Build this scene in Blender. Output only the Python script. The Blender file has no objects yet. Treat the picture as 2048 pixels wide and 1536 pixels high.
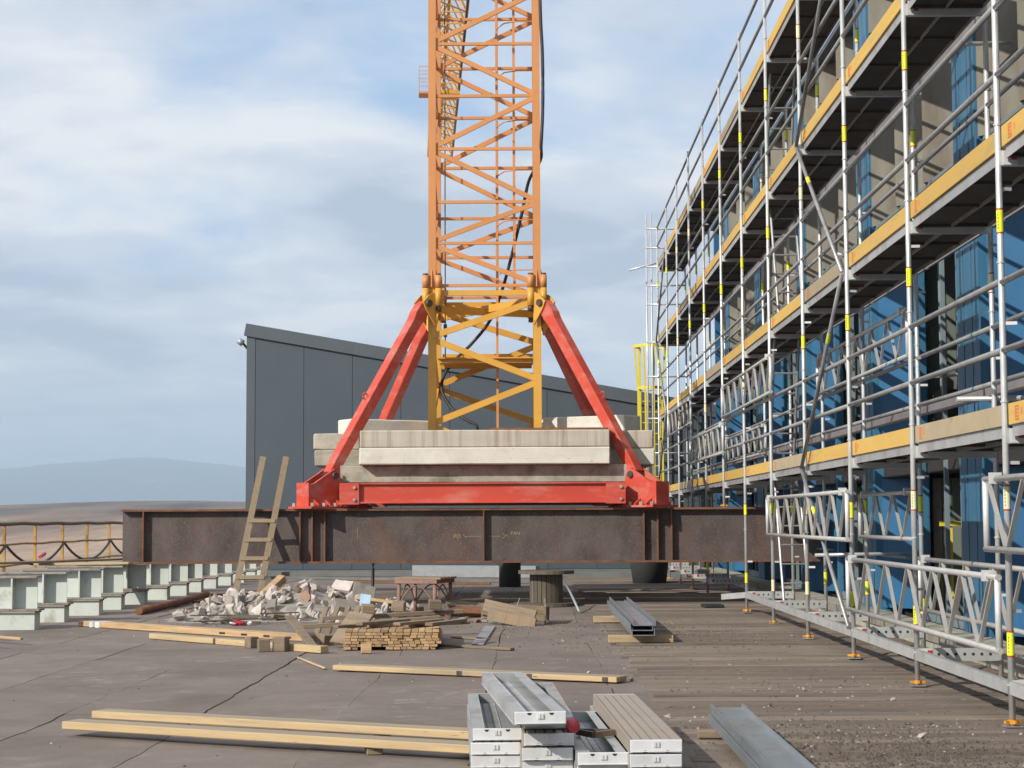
import bpy, bmesh, math, random
from mathutils import Vector, Matrix, noise
R = math.radians
sc = bpy.context.scene
col = sc.collection

# ------------------------------------------------------------------ camera
cam_d = bpy.data.cameras.new('camera')
cam = bpy.data.objects.new('camera', cam_d)
col.objects.link(cam)
F = 3560.0
cam_d.sensor_fit = 'HORIZONTAL'
cam_d.sensor_width = 36.0
cam_d.lens = 36.0 * F / 2048.0
cam_d.clip_start = 0.1
cam_d.clip_end = 60000
cam.matrix_world = (Matrix.Translation((0, 0, 1.5)) @ Matrix.Rotation(math.atan(34 / F), 4, 'Z')
                    @ Matrix.Rotation(math.pi / 2 + math.atan(270 / F), 4, 'X') @ Matrix.Rotation(-0.0042, 4, 'Z'))
sc.camera = cam

# ------------------------------------------------------------------ light
SUN = Vector((1.06, 1.0, -0.86)).normalized()          # the way the sunlight travels
sun_el = math.asin(-SUN.z)
sun_az = math.atan2(-SUN.x, -SUN.y)
sd = bpy.data.lights.new('sun', 'SUN')
sd.energy = 5.0
sd.angle = R(0.55)
sd.color = (1.0, 0.93, 0.82)
so = bpy.data.objects.new('sun', sd)
so.rotation_euler = SUN.to_track_quat('-Z', 'Y').to_euler()
so.location = (-30, -36, 40)
col.objects.link(so)

world = bpy.data.worlds.new('World')
sc.world = world
world.use_nodes = True
wn, wl = world.node_tree.nodes, world.node_tree.links
wn.clear()


def wnode(t, **kw):
    n = wn.new(t)
    for k, v in kw.items():
        setattr(n, k, v)
    return n


w_out = wnode('ShaderNodeOutputWorld')
w_bg = wnode('ShaderNodeBackground')
w_bg.inputs['Strength'].default_value = 0.1
sky = wnode('ShaderNodeTexSky', sky_type='NISHITA')
sky.sun_disc = False
sky.sun_elevation = sun_el
sky.sun_rotation = sun_az
sky.altitude = 600
sky.air_density = 1.0
sky.dust_density = 1.2
tc = wnode('ShaderNodeTexCoord')
sep = wnode('ShaderNodeSeparateXYZ')
wl.new(tc.outputs['Generated'], sep.inputs[0])


def wmath(op, a, b=None, c=None):
    n = wnode('ShaderNodeMath', operation=op)
    for i, v in enumerate((a, b, c)):
        if v is None:
            continue
        if isinstance(v, (int, float)):
            n.inputs[i].default_value = v
        else:
            wl.new(v, n.inputs[i])
    return n.outputs[0]


zz = wmath('MAXIMUM', sep.outputs[2], 0.0)
den = wmath('ADD', zz, 0.16)                           # a flat cloud layer seen from below
comb = wnode('ShaderNodeCombineXYZ')
wl.new(wmath('DIVIDE', sep.outputs[0], den), comb.inputs[0])
wl.new(wmath('DIVIDE', sep.outputs[1], den), comb.inputs[1])


def wnoise(scale, detail, rough, dist, off):
    mp = wnode('ShaderNodeMapping')
    mp.inputs['Location'].default_value = off
    wl.new(comb.outputs[0], mp.inputs[0])
    n = wnode('ShaderNodeTexNoise')
    n.inputs['Scale'].default_value = scale
    n.inputs['Detail'].default_value = detail
    n.inputs['Roughness'].default_value = rough
    n.inputs['Distortion'].default_value = dist
    wl.new(mp.outputs[0], n.inputs['Vector'])
    return n.outputs[0]


def wramp(v, *stops):
    n = wnode('ShaderNodeValToRGB')
    n.color_ramp.interpolation = 'EASE'
    e = n.color_ramp.elements
    for i, (p, c) in enumerate(stops):
        q = e[i] if i < 2 else e.new(p)
        q.position = p
        q.color = c if len(c) == 4 else (*c, 1)
    wl.new(v, n.inputs[0])
    return n.outputs[0]


def wmix(f, a, b, mode='MIX'):
    n = wnode('ShaderNodeMix', data_type='RGBA', blend_type=mode)
    for s, v in ((n.inputs['Factor'], f), (n.inputs[6], a), (n.inputs[7], b)):
        if isinstance(v, (int, float)):
            s.default_value = v
        elif isinstance(v, tuple):
            s.default_value = (*v, 1)
        else:
            wl.new(v, s)
    return n.outputs[2]


big = wnoise(1.1, 6.0, 0.50, 0.35, (7.09, 23.38, 7.75))
fine = wnoise(2.2, 6.0, 0.55, 0.5, (11.3, 2.9, 4.0))
shade = wnoise(1.7, 6.0, 0.46, 0.25, (31.94, 31.88, 7.35))
cover = wmath('ADD', wmath('MULTIPLY', big, 0.75), wmath('MULTIPLY', fine, 0.25))
mask = wramp(cover, (0.27, (0, 0, 0)), (0.47, (1, 1, 1)))
puff = wmath('ADD', wmath('MULTIPLY', shade, 0.68), wmath('MULTIPLY', wnoise(4.5, 6.0, 0.52, 0.35, (2.2, 17.0, 5.0)), 0.32))
cloud = wramp(puff, (0.37, (4.7, 5.45, 6.75)), (0.48, (6.6, 7.15, 8.1)), (0.60, (8.8, 8.95, 9.2)))
blue = wmix(0.75, sky.outputs[0], (3.3, 5.6, 8.9))
low = wramp(zz, (0.0, (1, 1, 1)), (0.10, (0, 0, 0)))
clouded = wmix(mask, blue, cloud)
hazed = wmix(wmath('MULTIPLY', low, 0.45), clouded, (6.2, 6.8, 7.7))
wl.new(hazed, w_bg.inputs['Color'])
wl.new(w_bg.outputs[0], w_out.inputs['Surface'])

sc.view_settings.view_transform = 'Standard'
sc.view_settings.look = 'None'
sc.view_settings.gamma = 1.0
sc.view_settings.exposure = 0.12
sc.view_settings.use_curve_mapping = False

# ------------------------------------------------------------------ materials
MATS = {}


def M(name, c1, c2=None, scale=6.0, rough=0.7, metal=0.0, bump=0.0, bscale=60.0, stain=None, sscale=3.0,
      slo=0.55, shi=0.7, samt=0.8, stretch=(1, 1, 1), world=False, rnd=0.12, speck=None, kscale=90.0, klo=0.62,
      detail=6.0, extra=None, dust=None):
    """Base colour c1-c2 by noise, stains by a second noise, specks by a third; relief by bump."""
    m = bpy.data.materials.new(name)
    m.use_nodes = True
    nt = m.node_tree
    nd, lk = nt.nodes, nt.links
    bs = nd['Principled BSDF']
    bs.inputs['Metallic'].default_value = metal
    geo = nd.new('ShaderNodeNewGeometry')
    tco = nd.new('ShaderNodeTexCoord')
    oi = nd.new('ShaderNodeObjectInfo')
    vec = geo.outputs['Position'] if world else tco.outputs['Object']
    mp = nd.new('ShaderNodeMapping')
    mp.inputs['Scale'].default_value = stretch
    lk.new(vec, mp.inputs[0])
    if not world:
        mu = nd.new('ShaderNodeMath'); mu.operation = 'MULTIPLY'
        lk.new(oi.outputs['Random'], mu.inputs[0]); mu.inputs[1].default_value = 37.0
        lk.new(mu.outputs[0], mp.inputs['Location'])
    v = mp.outputs[0]

    def nz(s, d=detail, r=0.6, vv=None):
        n = nd.new('ShaderNodeTexNoise')
        n.inputs['Scale'].default_value = s
        n.inputs['Detail'].default_value = d
        n.inputs['Roughness'].default_value = r
        lk.new(vv or v, n.inputs['Vector'])
        return n.outputs[0]

    def rng(x, a, b, c=0.0, d=1.0):
        n = nd.new('ShaderNodeMapRange')
        lk.new(x, n.inputs[0])
        for i, q in enumerate((a, b, c, d)):
            n.inputs[i + 1].default_value = q
        return n.outputs[0]

    def mix(f, a, b, mode='MIX'):
        n = nd.new('ShaderNodeMix')
        n.data_type = 'RGBA'
        n.blend_type = mode
        for s, q in ((n.inputs['Factor'], f), (n.inputs[6], a), (n.inputs[7], b)):
            if isinstance(q, (int, float)):
                s.default_value = q
            elif isinstance(q, tuple):
                s.default_value = (*q, 1)
            else:
                lk.new(q, s)
        return n.outputs[2]

    c2 = c2 or tuple(x * 0.75 for x in c1)
    c = mix(rng(nz(scale), 0.3, 0.7), c1, c2)
    if stain:
        c = mix(rng(nz(sscale, 8.0, 0.65), slo, shi, 0, samt), c, stain)
    if speck:
        c = mix(rng(nz(kscale, 2.0, 0.5), klo, klo + 0.06), c, speck)
    if extra:
        c = extra(nd, lk, nz, rng, mix, c, geo)
    if dust:
        sn = nd.new('ShaderNodeSeparateXYZ')
        lk.new(geo.outputs['Normal'], sn.inputs[0])
        up_ = rng(sn.outputs[2], 0.6, 0.9, 0, 1)
        mu2 = nd.new('ShaderNodeMath'); mu2.operation = 'MULTIPLY'
        lk.new(up_, mu2.inputs[0]); lk.new(rng(nz(2.5), 0.3, 0.65, 0.45, 0.95), mu2.inputs[1])
        c = mix(mu2.outputs[0], c, dust)
    if rnd:
        k = rng(oi.outputs['Random'], 0, 1, 1 - rnd, 1 + rnd)
        hs = nd.new('ShaderNodeHueSaturation')
        lk.new(k, hs.inputs['Value'])
        lk.new(c, hs.inputs['Color'])
        c = hs.outputs[0]
    lk.new(c, bs.inputs['Base Color'])
    lk.new(rng(nz(scale * 2.3), 0.3, 0.7, max(0.05, rough - 0.1), min(1, rough + 0.1)), bs.inputs['Roughness'])
    if bump:
        b = nd.new('ShaderNodeBump')
        b.inputs['Strength'].default_value = bump
        b.inputs['Distance'].default_value = 0.02
        lk.new(nz(bscale, 4.0), b.inputs['Height'])
        lk.new(b.outputs[0], bs.inputs['Normal'])
    MATS[name] = m
    return m


def felt_marks(nd, lk, nz, rng, mix, c, geo):
    """White paint smears left on the felt at two places, and dirt in broad patches."""
    def spot(cx, cy, rx, ry):
        mp = nd.new('ShaderNodeMapping')
        mp.inputs['Location'].default_value = (-cx / rx, -cy / ry, 0)
        mp.inputs['Scale'].default_value = (1 / rx, 1 / ry, 0)
        lk.new(geo.outputs['Position'], mp.inputs[0])
        ln = nd.new('ShaderNodeVectorMath'); ln.operation = 'LENGTH'
        lk.new(mp.outputs[0], ln.inputs[0])
        return rng(ln.outputs['Value'], 1.0, 0.6, 0, 1)
    sm = nd.new('ShaderNodeMapping')
    sm.inputs['Scale'].default_value = (1.0, 2.4, 1)
    lk.new(geo.outputs['Position'], sm.inputs[0])
    streak = rng(nz(3.5, 6, 0.7, sm.outputs[0]), 0.56, 0.62)
    for (a, b, d, e) in ((-4.1, 17.2, 0.75, 1.8), (-0.75, 14.6, 0.6, 2.0), (-2.4, 19.3, 1.2, 0.6), (-1.2, 18.4, 1.0, 0.5)):
        mu = nd.new('ShaderNodeMath'); mu.operation = 'MULTIPLY'
        lk.new(spot(a, b, d, e), mu.inputs[0]); lk.new(streak, mu.inputs[1])
        m2 = nd.new('ShaderNodeMath'); m2.operation = 'MULTIPLY'
        lk.new(mu.outputs[0], m2.inputs[0]); m2.inputs[1].default_value = 0.6
        c = mix(m2.outputs[0], c, (0.36, 0.34, 0.32))
    dirt = rng(nz(0.55, 7, 0.65), 0.45, 0.70, 0, 0.75)
    return mix(dirt, c, (0.110, 0.088, 0.074))


FELT = M('roof felt', (0.205, 0.168, 0.145), (0.160, 0.130, 0.112), 1.3, 0.9, bump=0.25, bscale=90, stain=(0.25, 0.215, 0.19), sscale=2.4,
         world=True, rnd=0.07, speck=(0.26, 0.24, 0.22), kscale=55, klo=0.66, extra=felt_marks)
SLAB = M('bitumen slab', (0.030, 0.027, 0.025), (0.05, 0.045, 0.04), 3, 0.95, world=True, rnd=0, bump=0.2)
BOARDROOF = M('weathered roof plank', (0.225, 0.178, 0.142), (0.155, 0.122, 0.098), 3.0, 0.9, bump=0.35, bscale=40, stain=(0.075, 0.062, 0.05),
              sscale=1.1, slo=0.5, shi=0.68, samt=0.75, stretch=(0.5, 5.0, 1), world=True, rnd=0.24, speck=(0.30, 0.29, 0.27), kscale=30, klo=0.68)
RUST = M('rusty girder steel', (0.115, 0.092, 0.086), (0.052, 0.034, 0.030), 2.2, 0.75, 0.0, bump=0.25, bscale=70, stain=(0.150, 0.075, 0.047),
         sscale=1.6, slo=0.50, shi=0.68, samt=0.6, rnd=0.03, stretch=(1, 1, 0.6), speck=(0.135, 0.11, 0.10), kscale=60, klo=0.60)
RUSTO = M('orange rust', (0.235, 0.096, 0.042), (0.125, 0.056, 0.032), 5, 0.85, bump=0.3, bscale=60, rnd=0.06, stain=(0.055, 0.035, 0.03), sscale=3)
RUSTP = M('pale rusty paint', (0.30, 0.18, 0.145), (0.20, 0.12, 0.095), 6, 0.85, bump=0.2, rnd=0.06, stain=(0.10, 0.055, 0.04), sscale=4)
MASTO = M('orange mast paint', (0.60, 0.262, 0.088), (0.55, 0.232, 0.078), 2.0, 0.45, rnd=0.04, stain=(0.45, 0.16, 0.06), sscale=4, slo=0.62, shi=0.75, samt=0.4)
MASTY = M('yellow mast paint', (0.64, 0.345, 0.050), (0.57, 0.295, 0.045), 2.0, 0.45, rnd=0.04, stain=(0.20, 0.12, 0.05), sscale=5, slo=0.64, shi=0.74, samt=0.6,
          speck=(0.10, 0.06, 0.03), kscale=14, klo=0.72)
RED = M('red crane paint', (0.54, 0.068, 0.036), (0.48, 0.056, 0.034), 2.0, 0.45, rnd=0.03, stain=(0.56, 0.23, 0.19), sscale=2.6, slo=0.48, shi=0.68, samt=0.6,
        stretch=(0.5, 1, 1.6))
PIN = M('greasy pin steel', (0.07, 0.05, 0.045), (0.12, 0.1, 0.09), 12, 0.5, 0.5)
BOLT = M('zinc bolt', (0.55, 0.52, 0.46), (0.42, 0.4, 0.36), 12, 0.4, 0.5)
RUBBER = M('black rubber', (0.016, 0.016, 0.018), (0.026, 0.026, 0.028), 9, 0.55, rnd=0.05)
CONC = M('white concrete', (0.64, 0.62, 0.56), (0.54, 0.52, 0.46), 2.4, 0.85, bump=0.15, stain=(0.40, 0.36, 0.30), sscale=2.2, slo=0.55, shi=0.75, samt=0.5, rnd=0.04,
         speck=(0.38, 0.35, 0.30), kscale=22, klo=0.66)
CONCS = M('streaked concrete', (0.52, 0.47, 0.40), (0.44, 0.39, 0.33), 2.4, 0.85, bump=0.15, stain=(0.24, 0.17, 0.13), sscale=2.6, slo=0.48, shi=0.66, samt=0.6,
          stretch=(3.2, 1, 0.16), rnd=0.04)
CONCM = M('mossy old concrete', (0.47, 0.44, 0.365), (0.33, 0.31, 0.255), 3.5, 0.9, bump=0.35, bscale=35, stain=(0.15, 0.145, 0.11), sscale=2.4, slo=0.48, shi=0.66,
          samt=0.7, rnd=0.06)
WOODY = M('fresh timber', (0.52, 0.385, 0.215), (0.43, 0.31, 0.165), 5, 0.75, bump=0.15, bscale=30, stretch=(0.35, 6, 6), stain=(0.20, 0.165, 0.125), sscale=1.4,
          slo=0.50, shi=0.66, samt=0.6, rnd=0.1, speck=(0.10, 0.08, 0.06), kscale=18, klo=0.70, dust=(0.25, 0.21, 0.165))
WOODG = M('weathered timber', (0.26, 0.20, 0.135), (0.185, 0.14, 0.095), 5, 0.85, bump=0.25, bscale=30, stretch=(0.35, 6, 6), stain=(0.09, 0.07, 0.055), sscale=2.2,
          slo=0.5, shi=0.68, samt=0.6, rnd=0.2)
WOODL = M('grey brown ladder wood', (0.27, 0.20, 0.125), (0.21, 0.155, 0.10), 5, 0.8, bump=0.2, stretch=(6, 6, 0.4), stain=(0.13, 0.10, 0.07), sscale=3, rnd=0.05)
WOODE = M('cut plank', (0.50, 0.34, 0.18), (0.36, 0.23, 0.12), 7, 0.8, bump=0.2, bscale=30, stretch=(0.35, 6, 6), stain=(0.13, 0.10, 0.07), sscale=2.5, slo=0.5,
          shi=0.7, samt=0.7, rnd=0.28)
RAIL = M('dull ledger tube', (0.36, 0.365, 0.365), (0.27, 0.275, 0.28), 5, 0.42, 0.35, rnd=0.1, stain=(0.2, 0.185, 0.17), sscale=5, slo=0.55, shi=0.72, samt=0.5)
DECKP = M('dirty shaded deck board', (0.075, 0.062, 0.050), (0.05, 0.042, 0.036), 3, 0.9, rnd=0.15, stain=(0.13, 0.075, 0.05), sscale=2)  # dirty board brown, darkened to hold the shade under the decks
GALV = M('galvanised tube', (0.60, 0.61, 0.60), (0.48, 0.49, 0.49), 5, 0.38, 0.35, rnd=0.08, stain=(0.34, 0.32, 0.30), sscale=5, slo=0.58, shi=0.72, samt=0.5)
GALVD = M('galvanised deck', (0.42, 0.43, 0.43), (0.33, 0.34, 0.345), 3, 0.5, 0.3, rnd=0.12, stain=(0.20, 0.175, 0.15), sscale=3, slo=0.52, shi=0.7, samt=0.6,
          bump=0.05)
GALVB = M('brown dusted deck', (0.40, 0.33, 0.27), (0.34, 0.31, 0.28), 3, 0.6, 0.2, rnd=0.08, stain=(0.42, 0.25, 0.12), sscale=2, slo=0.55, shi=0.7, samt=0.5)
GALVW = M('bright galvanised end', (0.72, 0.73, 0.74), (0.6, 0.6, 0.6), 6, 0.4, 0.2, rnd=0.08)
ALU = M('aluminium lattice', (0.55, 0.54, 0.51), (0.44, 0.43, 0.41), 6, 0.4, 0.35, rnd=0.05)
TOE = M('yellow toe board', (0.62, 0.40, 0.085), (0.56, 0.36, 0.10), 3, 0.7, rnd=0.12, stain=(0.36, 0.28, 0.15), sscale=2.5, slo=0.55, shi=0.72, samt=0.6,
        stretch=(1, 0.4, 3), speck=(0.12, 0.09, 0.05), kscale=24, klo=0.72)
TOEO = M('worn toe board', (0.42, 0.33, 0.20), (0.34, 0.28, 0.19), 3, 0.8, rnd=0.12, stain=(0.22, 0.18, 0.13), sscale=2.5)
TOEI = M('grey inner toe board', (0.24, 0.225, 0.235), (0.18, 0.168, 0.18), 4, 0.7, rnd=0.1, stain=(0.3, 0.28, 0.27), sscale=9, slo=0.62, shi=0.7)
STAMP = M('orange stamp', (0.70, 0.16, 0.06), (0.62, 0.20, 0.08), 8, 0.7, rnd=0.05)
STICK = M('yellow sticker', (0.80, 0.85, 0.02), (0.72, 0.74, 0.05), 4, 0.4, rnd=0.05)
STICKP = M('faded sticker', (0.78, 0.74, 0.42), (0.75, 0.72, 0.5), 4, 0.5, rnd=0.05)
STICKR = M('red sticker edge', (0.50, 0.05, 0.02), None, 4, 0.5, rnd=0)
JACK = M('orange jack nut', (0.72, 0.31, 0.02), (0.6, 0.24, 0.02), 8, 0.5, rnd=0.05)
REDTAG = M('red wedge tag', (0.55, 0.03, 0.03), None, 8, 0.5, rnd=0)
BLUE = M('blue facade paint', (0.020, 0.122, 0.265), (0.017, 0.104, 0.23), 1.5, 0.5, rnd=0.06, stain=(0.03, 0.12, 0.22), sscale=1.4, slo=0.5, shi=0.8, samt=0.5)
BLUELIT = M('sunlit blue column paint', (0.045, 0.165, 0.285), (0.036, 0.140, 0.25), 1.5, 0.5, rnd=0.05, stain=(0.08, 0.20, 0.30), sscale=3, stretch=(1, 1, 0.2))  # facade blue lightened to carry the sunlight on the column faces
FOLD = M('folded concrete', (0.215, 0.205, 0.170), (0.150, 0.142, 0.115), 2.4, 0.85, bump=0.15, stain=(0.115, 0.080, 0.060), sscale=1.5, slo=0.5, shi=0.68, samt=0.65,
         stretch=(1, 1, 0.4), rnd=0.1)  # albedo lowered to include the shade cast by the decks
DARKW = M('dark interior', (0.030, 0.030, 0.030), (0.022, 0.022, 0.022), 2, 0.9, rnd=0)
INTG = M('grey green partition', (0.16, 0.19, 0.17), (0.13, 0.155, 0.14), 2, 0.8, rnd=0.05)
FRAME = M('pale window frame', (0.20, 0.26, 0.29), (0.16, 0.21, 0.24), 4, 0.5, rnd=0.05)
ANTH = M('anthracite cladding', (0.064, 0.084, 0.104), (0.056, 0.074, 0.092), 0.6, 0.55, rnd=0.03, speck=(0.04, 0.045, 0.05), kscale=9, klo=0.74)
ANTHT = M('anthracite trim', (0.080, 0.098, 0.115), (0.070, 0.087, 0.102), 1.0, 0.5, rnd=0.03)
LADY = M('yellow ladder paint', (0.72, 0.60, 0.05), (0.66, 0.54, 0.05), 4, 0.5, rnd=0.05)
FENCEY = M('chipped yellow rail', (0.50, 0.30, 0.05), (0.38, 0.20, 0.05), 5, 0.6, rnd=0.1, stain=(0.10, 0.055, 0.03), sscale=4, slo=0.5, shi=0.65, samt=0.8)
RAILD = M('tarred rail', (0.10, 0.075, 0.05), (0.16, 0.10, 0.05), 9, 0.7)
STEELW = M('pale primed steel', (0.56, 0.61, 0.56), (0.48, 0.53, 0.49), 3, 0.6, rnd=0.06, stain=(0.22, 0.16, 0.11), sscale=3, slo=0.56, shi=0.72, samt=0.7)
STEELWD = M('dirty flange', (0.24, 0.22, 0.19), (0.36, 0.33, 0.29), 4, 0.8, rnd=0.1, stain=(0.10, 0.075, 0.06), sscale=4, slo=0.48, shi=0.65, samt=0.8)
STEELB = M('blue grey steel channel', (0.30, 0.34, 0.37), (0.23, 0.26, 0.285), 2.5, 0.35, 0.45, rnd=0.06, stain=(0.30, 0.20, 0.14), sscale=1.8, slo=0.58, shi=0.74,
           samt=0.6)
PLASTER = M('broken plaster', (0.58, 0.52, 0.475), (0.44, 0.385, 0.35), 9, 0.9, bump=0.4, bscale=30, rnd=0.14, stain=(0.30, 0.25, 0.21), sscale=5, slo=0.55, shi=0.7)
BRICKR = M('broken brick', (0.33, 0.19, 0.14), (0.26, 0.17, 0.13), 9, 0.9, bump=0.4, bscale=30, rnd=0.2)
STONEG = M('grey rubble', (0.28, 0.255, 0.225), (0.20, 0.18, 0.16), 7, 0.9, bump=0.4, bscale=30, rnd=0.2)
PALEB = M('pale blue board', (0.44, 0.60, 0.74), (0.40, 0.56, 0.70), 4, 0.6)
DRUMW = M('dark reel wood', (0.14, 0.115, 0.085), (0.085, 0.07, 0.055), 5, 0.85, bump=0.25, stretch=(6, 6, 0.4), rnd=0.2)
PIPEC = M('dark vent pipe', (0.06, 0.065, 0.066), (0.045, 0.05, 0.05), 3, 0.7, rnd=0.05)
SHEET = M('grey metal sheet', (0.34, 0.36, 0.38), (0.28, 0.30, 0.32), 4, 0.45, 0.3)
PLINTH = M('grey plinth', (0.16, 0.165, 0.165), (0.12, 0.125, 0.125), 2, 0.85, rnd=0.05)
CHALK = M('yellow chalk', (0.36, 0.29, 0.15), None, 20, 0.9, rnd=0)
INK = M('dark print', (0.03, 0.03, 0.03), None, 20, 0.8, rnd=0)
CLOTHR = M('red plastic', (0.60, 0.05, 0.07), (0.5, 0.04, 0.06), 9, 0.5)
CLOTHW = M('white plastic', (0.72, 0.72, 0.72), (0.62, 0.62, 0.62), 9, 0.5)
TUBEW = M('dusty pink tube', (0.42, 0.36, 0.36), (0.45, 0.27, 0.27), 6, 0.5)
ROOFTOP = M('flat roof top', (0.12, 0.12, 0.12), (0.1, 0.1, 0.1), 2, 0.9, rnd=0)
DIRT = M('dark grit', (0.075, 0.062, 0.052), (0.12, 0.10, 0.085), 9, 0.95, rnd=0)
CHIP = M('pale chips', (0.38, 0.36, 0.31), (0.26, 0.24, 0.21), 9, 0.95, rnd=0)


def field_x(nd, lk, nz, rng, mix, c, geo):
    mp = nd.new('ShaderNodeMapping')
    mp.inputs['Scale'].default_value = (1, 0.22, 1)
    lk.new(geo.outputs['Position'], mp.inputs[0])
    c = mix(rng(nz(0.012, 7, 0.7, mp.outputs[0]), 0.42, 0.6), c, (0.15, 0.095, 0.06))
    ln = nd.new('ShaderNodeSeparateXYZ')
    lk.new(geo.outputs['Position'], ln.inputs[0])
    far = rng(ln.outputs[2], 2.0, 5.0, 0, 0.95)
    wood = mix(rng(nz(0.02, 6, 0.7, mp.outputs[0]), 0.42, 0.62), (0.045, 0.032, 0.034), (0.16, 0.115, 0.08))
    return mix(far, c, wood)


FIELD = M('dry grass field', (0.42, 0.285, 0.20), (0.33, 0.225, 0.155), 0.03, 0.95, world=True, rnd=0, stain=(0.42, 0.32, 0.23), sscale=0.05, extra=field_x)


def snow_x(nd, lk, nz, rng, mix, c, geo):
    mp = nd.new('ShaderNodeMapping')
    mp.inputs['Scale'].default_value = (1, 0.5, 4.0)
    lk.new(geo.outputs['Position'], mp.inputs[0])
    return mix(rng(nz(0.0016, 6, 0.6, mp.outputs[0]), 0.585, 0.62, 0, 0.6), c, (0.9, 0.9, 0.9))


MOUNT = M('wooded mountain', (0.045, 0.055, 0.055), (0.06, 0.065, 0.06), 0.002, 0.95, world=True, rnd=0, extra=snow_x)

# ------------------------------------------------------------------ mesh helpers
class MB:
    def __init__(s):
        s.v, s.f = [], []

    def add(s, vs, fs):
        o = len(s.v)
        s.v += [tuple(v) for v in vs]
        s.f += [tuple(i + o for i in f) for f in fs]
        return s

    def box(s, x0, x1, y0, y1, z0, z1):
        return s.add([(x, y, z) for z in (z0, z1) for y in (y0, y1) for x in (x0, x1)],
                     [(0, 2, 3, 1), (4, 5, 7, 6), (0, 1, 5, 4), (2, 6, 7, 3), (0, 4, 6, 2), (1, 3, 7, 5)])

    def bar(s, p0, p1, w, h, up=(0, 0, 1)):
        """A box from p0 to p1, w across (sideways) and h along up."""
        p0, p1 = Vector(p0), Vector(p1)
        d = (p1 - p0).normalized()
        u = Vector(up)
        a = d.cross(u)
        if a.length < 1e-4:
            a = d.cross(Vector((0, 1, 0)))
        a.normalize()
        b = a.cross(d).normalized()
        a *= w / 2
        b *= h / 2
        vs = [p + a * i + b * j for p in (p0, p1) for i, j in ((-1, -1), (1, -1), (1, 1), (-1, 1))]
        return s.add(vs, [(3, 2, 1, 0), (4, 5, 6, 7), (0, 1, 5, 4), (1, 2, 6, 5), (2, 3, 7, 6), (3, 0, 4, 7)])

    def tube(s, pts, r, n=10, cap=True):
        pts = [Vector(p) for p in pts]
        rings = []
        for i, p in enumerate(pts):
            d = (pts[min(i + 1, len(pts) - 1)] - pts[max(i - 1, 0)]).normalized()
            a = d.cross(Vector((0, 0, 1)))
            if a.length < 1e-3:
                a = d.cross(Vector((0, 1, 0)))
            a.normalize()
            b = a.cross(d)
            rr = r[i] if isinstance(r, (list, tuple)) else r
            rings.append([p + (a * math.cos(t) + b * math.sin(t)) * rr for t in (2 * math.pi * k / n for k in range(n))])
        o = []
        for i in range(len(rings) - 1):
            for k in range(n):
                k2 = (k + 1) % n
                o.append((i * n + k, i * n + k2, (i + 1) * n + k2, (i + 1) * n + k))
        if cap:
            o.append(tuple(range(n - 1, -1, -1)))
            o.append(tuple(range((len(rings) - 1) * n, len(rings) * n)))
        return s.add([q for rg in rings for q in rg], o)

    def prism(s, poly, axis, a, b):
        """Extrude a 2-D outline along axis 'x', 'y' or 'z' from a to b."""
        n = len(poly)

        def P(p, t):
            return (t, p[0], p[1]) if axis == 'x' else (p[0], t, p[1]) if axis == 'y' else (p[0], p[1], t)
        vs = [P(p, a) for p in poly] + [P(p, b) for p in poly]
        fs = [tuple(range(n)), tuple(range(2 * n - 1, n - 1, -1))]
        fs += [(i, i + n, (i + 1) % n + n, (i + 1) % n) for i in range(n)]
        return s.add(vs, fs)

    def mesh(s, name, mat, smooth=False, fix=True):
        me = bpy.data.meshes.new(name)
        me.from_pydata(s.v, [], s.f)
        if fix:
            bm = bmesh.new()
            bm.from_mesh(me)
            bmesh.ops.recalc_face_normals(bm, faces=bm.faces)
            bm.to_mesh(me)
            bm.free()
        if smooth:
            me.polygons.foreach_set('use_smooth', [len(p.vertices) == 4 for p in me.polygons])
        for m in (mat if isinstance(mat, (list, tuple)) else [mat]):
            me.materials.append(m)
        me.update()
        return me

    def build(s, name, mat, parent=None, smooth=False, loc=None, rot=None):
        return put(name, s.mesh(name, mat, smooth), parent, loc, rot)


def put(name, me, parent=None, loc=None, rot=None):
    o = bpy.data.objects.new(name, me)
    col.objects.link(o)
    if parent:
        o.parent = parent
    if loc is not None:
        o.location = loc
    if rot is not None:
        o.rotation_euler = rot
    return o


def tag(o, label=None, cat=None, group=None, kind=None):
    if label: o['label'] = label
    if cat: o['category'] = cat
    if group: o['group'] = group
    if kind: o['kind'] = kind
    return o


def thing(name, label, cat, loc=(0, 0, 0), rot=(0, 0, 0), group=None):
    o = bpy.data.objects.new(name, None)
    o.empty_display_size = 0.2
    col.objects.link(o)
    o.location = loc
    o.rotation_euler = rot
    return tag(o, label, cat, group)


def bevel(me, w, seg=1, chip=0.0, seed=0, cuts=0):
    bm = bmesh.new()
    bm.from_mesh(me)
    if cuts:
        bmesh.ops.subdivide_edges(bm, edges=bm.edges, cuts=cuts, use_grid_fill=True)
    bmesh.ops.bevel(bm, geom=[e for e in bm.edges if len(e.link_faces) == 2 and e.calc_face_angle(0) > 0.5], offset=w, segments=seg,
                    affect='EDGES', profile=0.6)
    if chip:
        for v in bm.verts:
            n = noise.noise_vector(v.co * 3.1 + Vector((seed * 7.7, seed * 1.3, 0)))
            n2 = noise.noise_vector(v.co * 11 + Vector((seed, 0, seed * 2.1)))
            v.co += n * chip + n2 * chip * 0.7
    bm.to_mesh(me)
    bm.free()
    return me


def rotz(a):
    return (0, 0, a)


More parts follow.
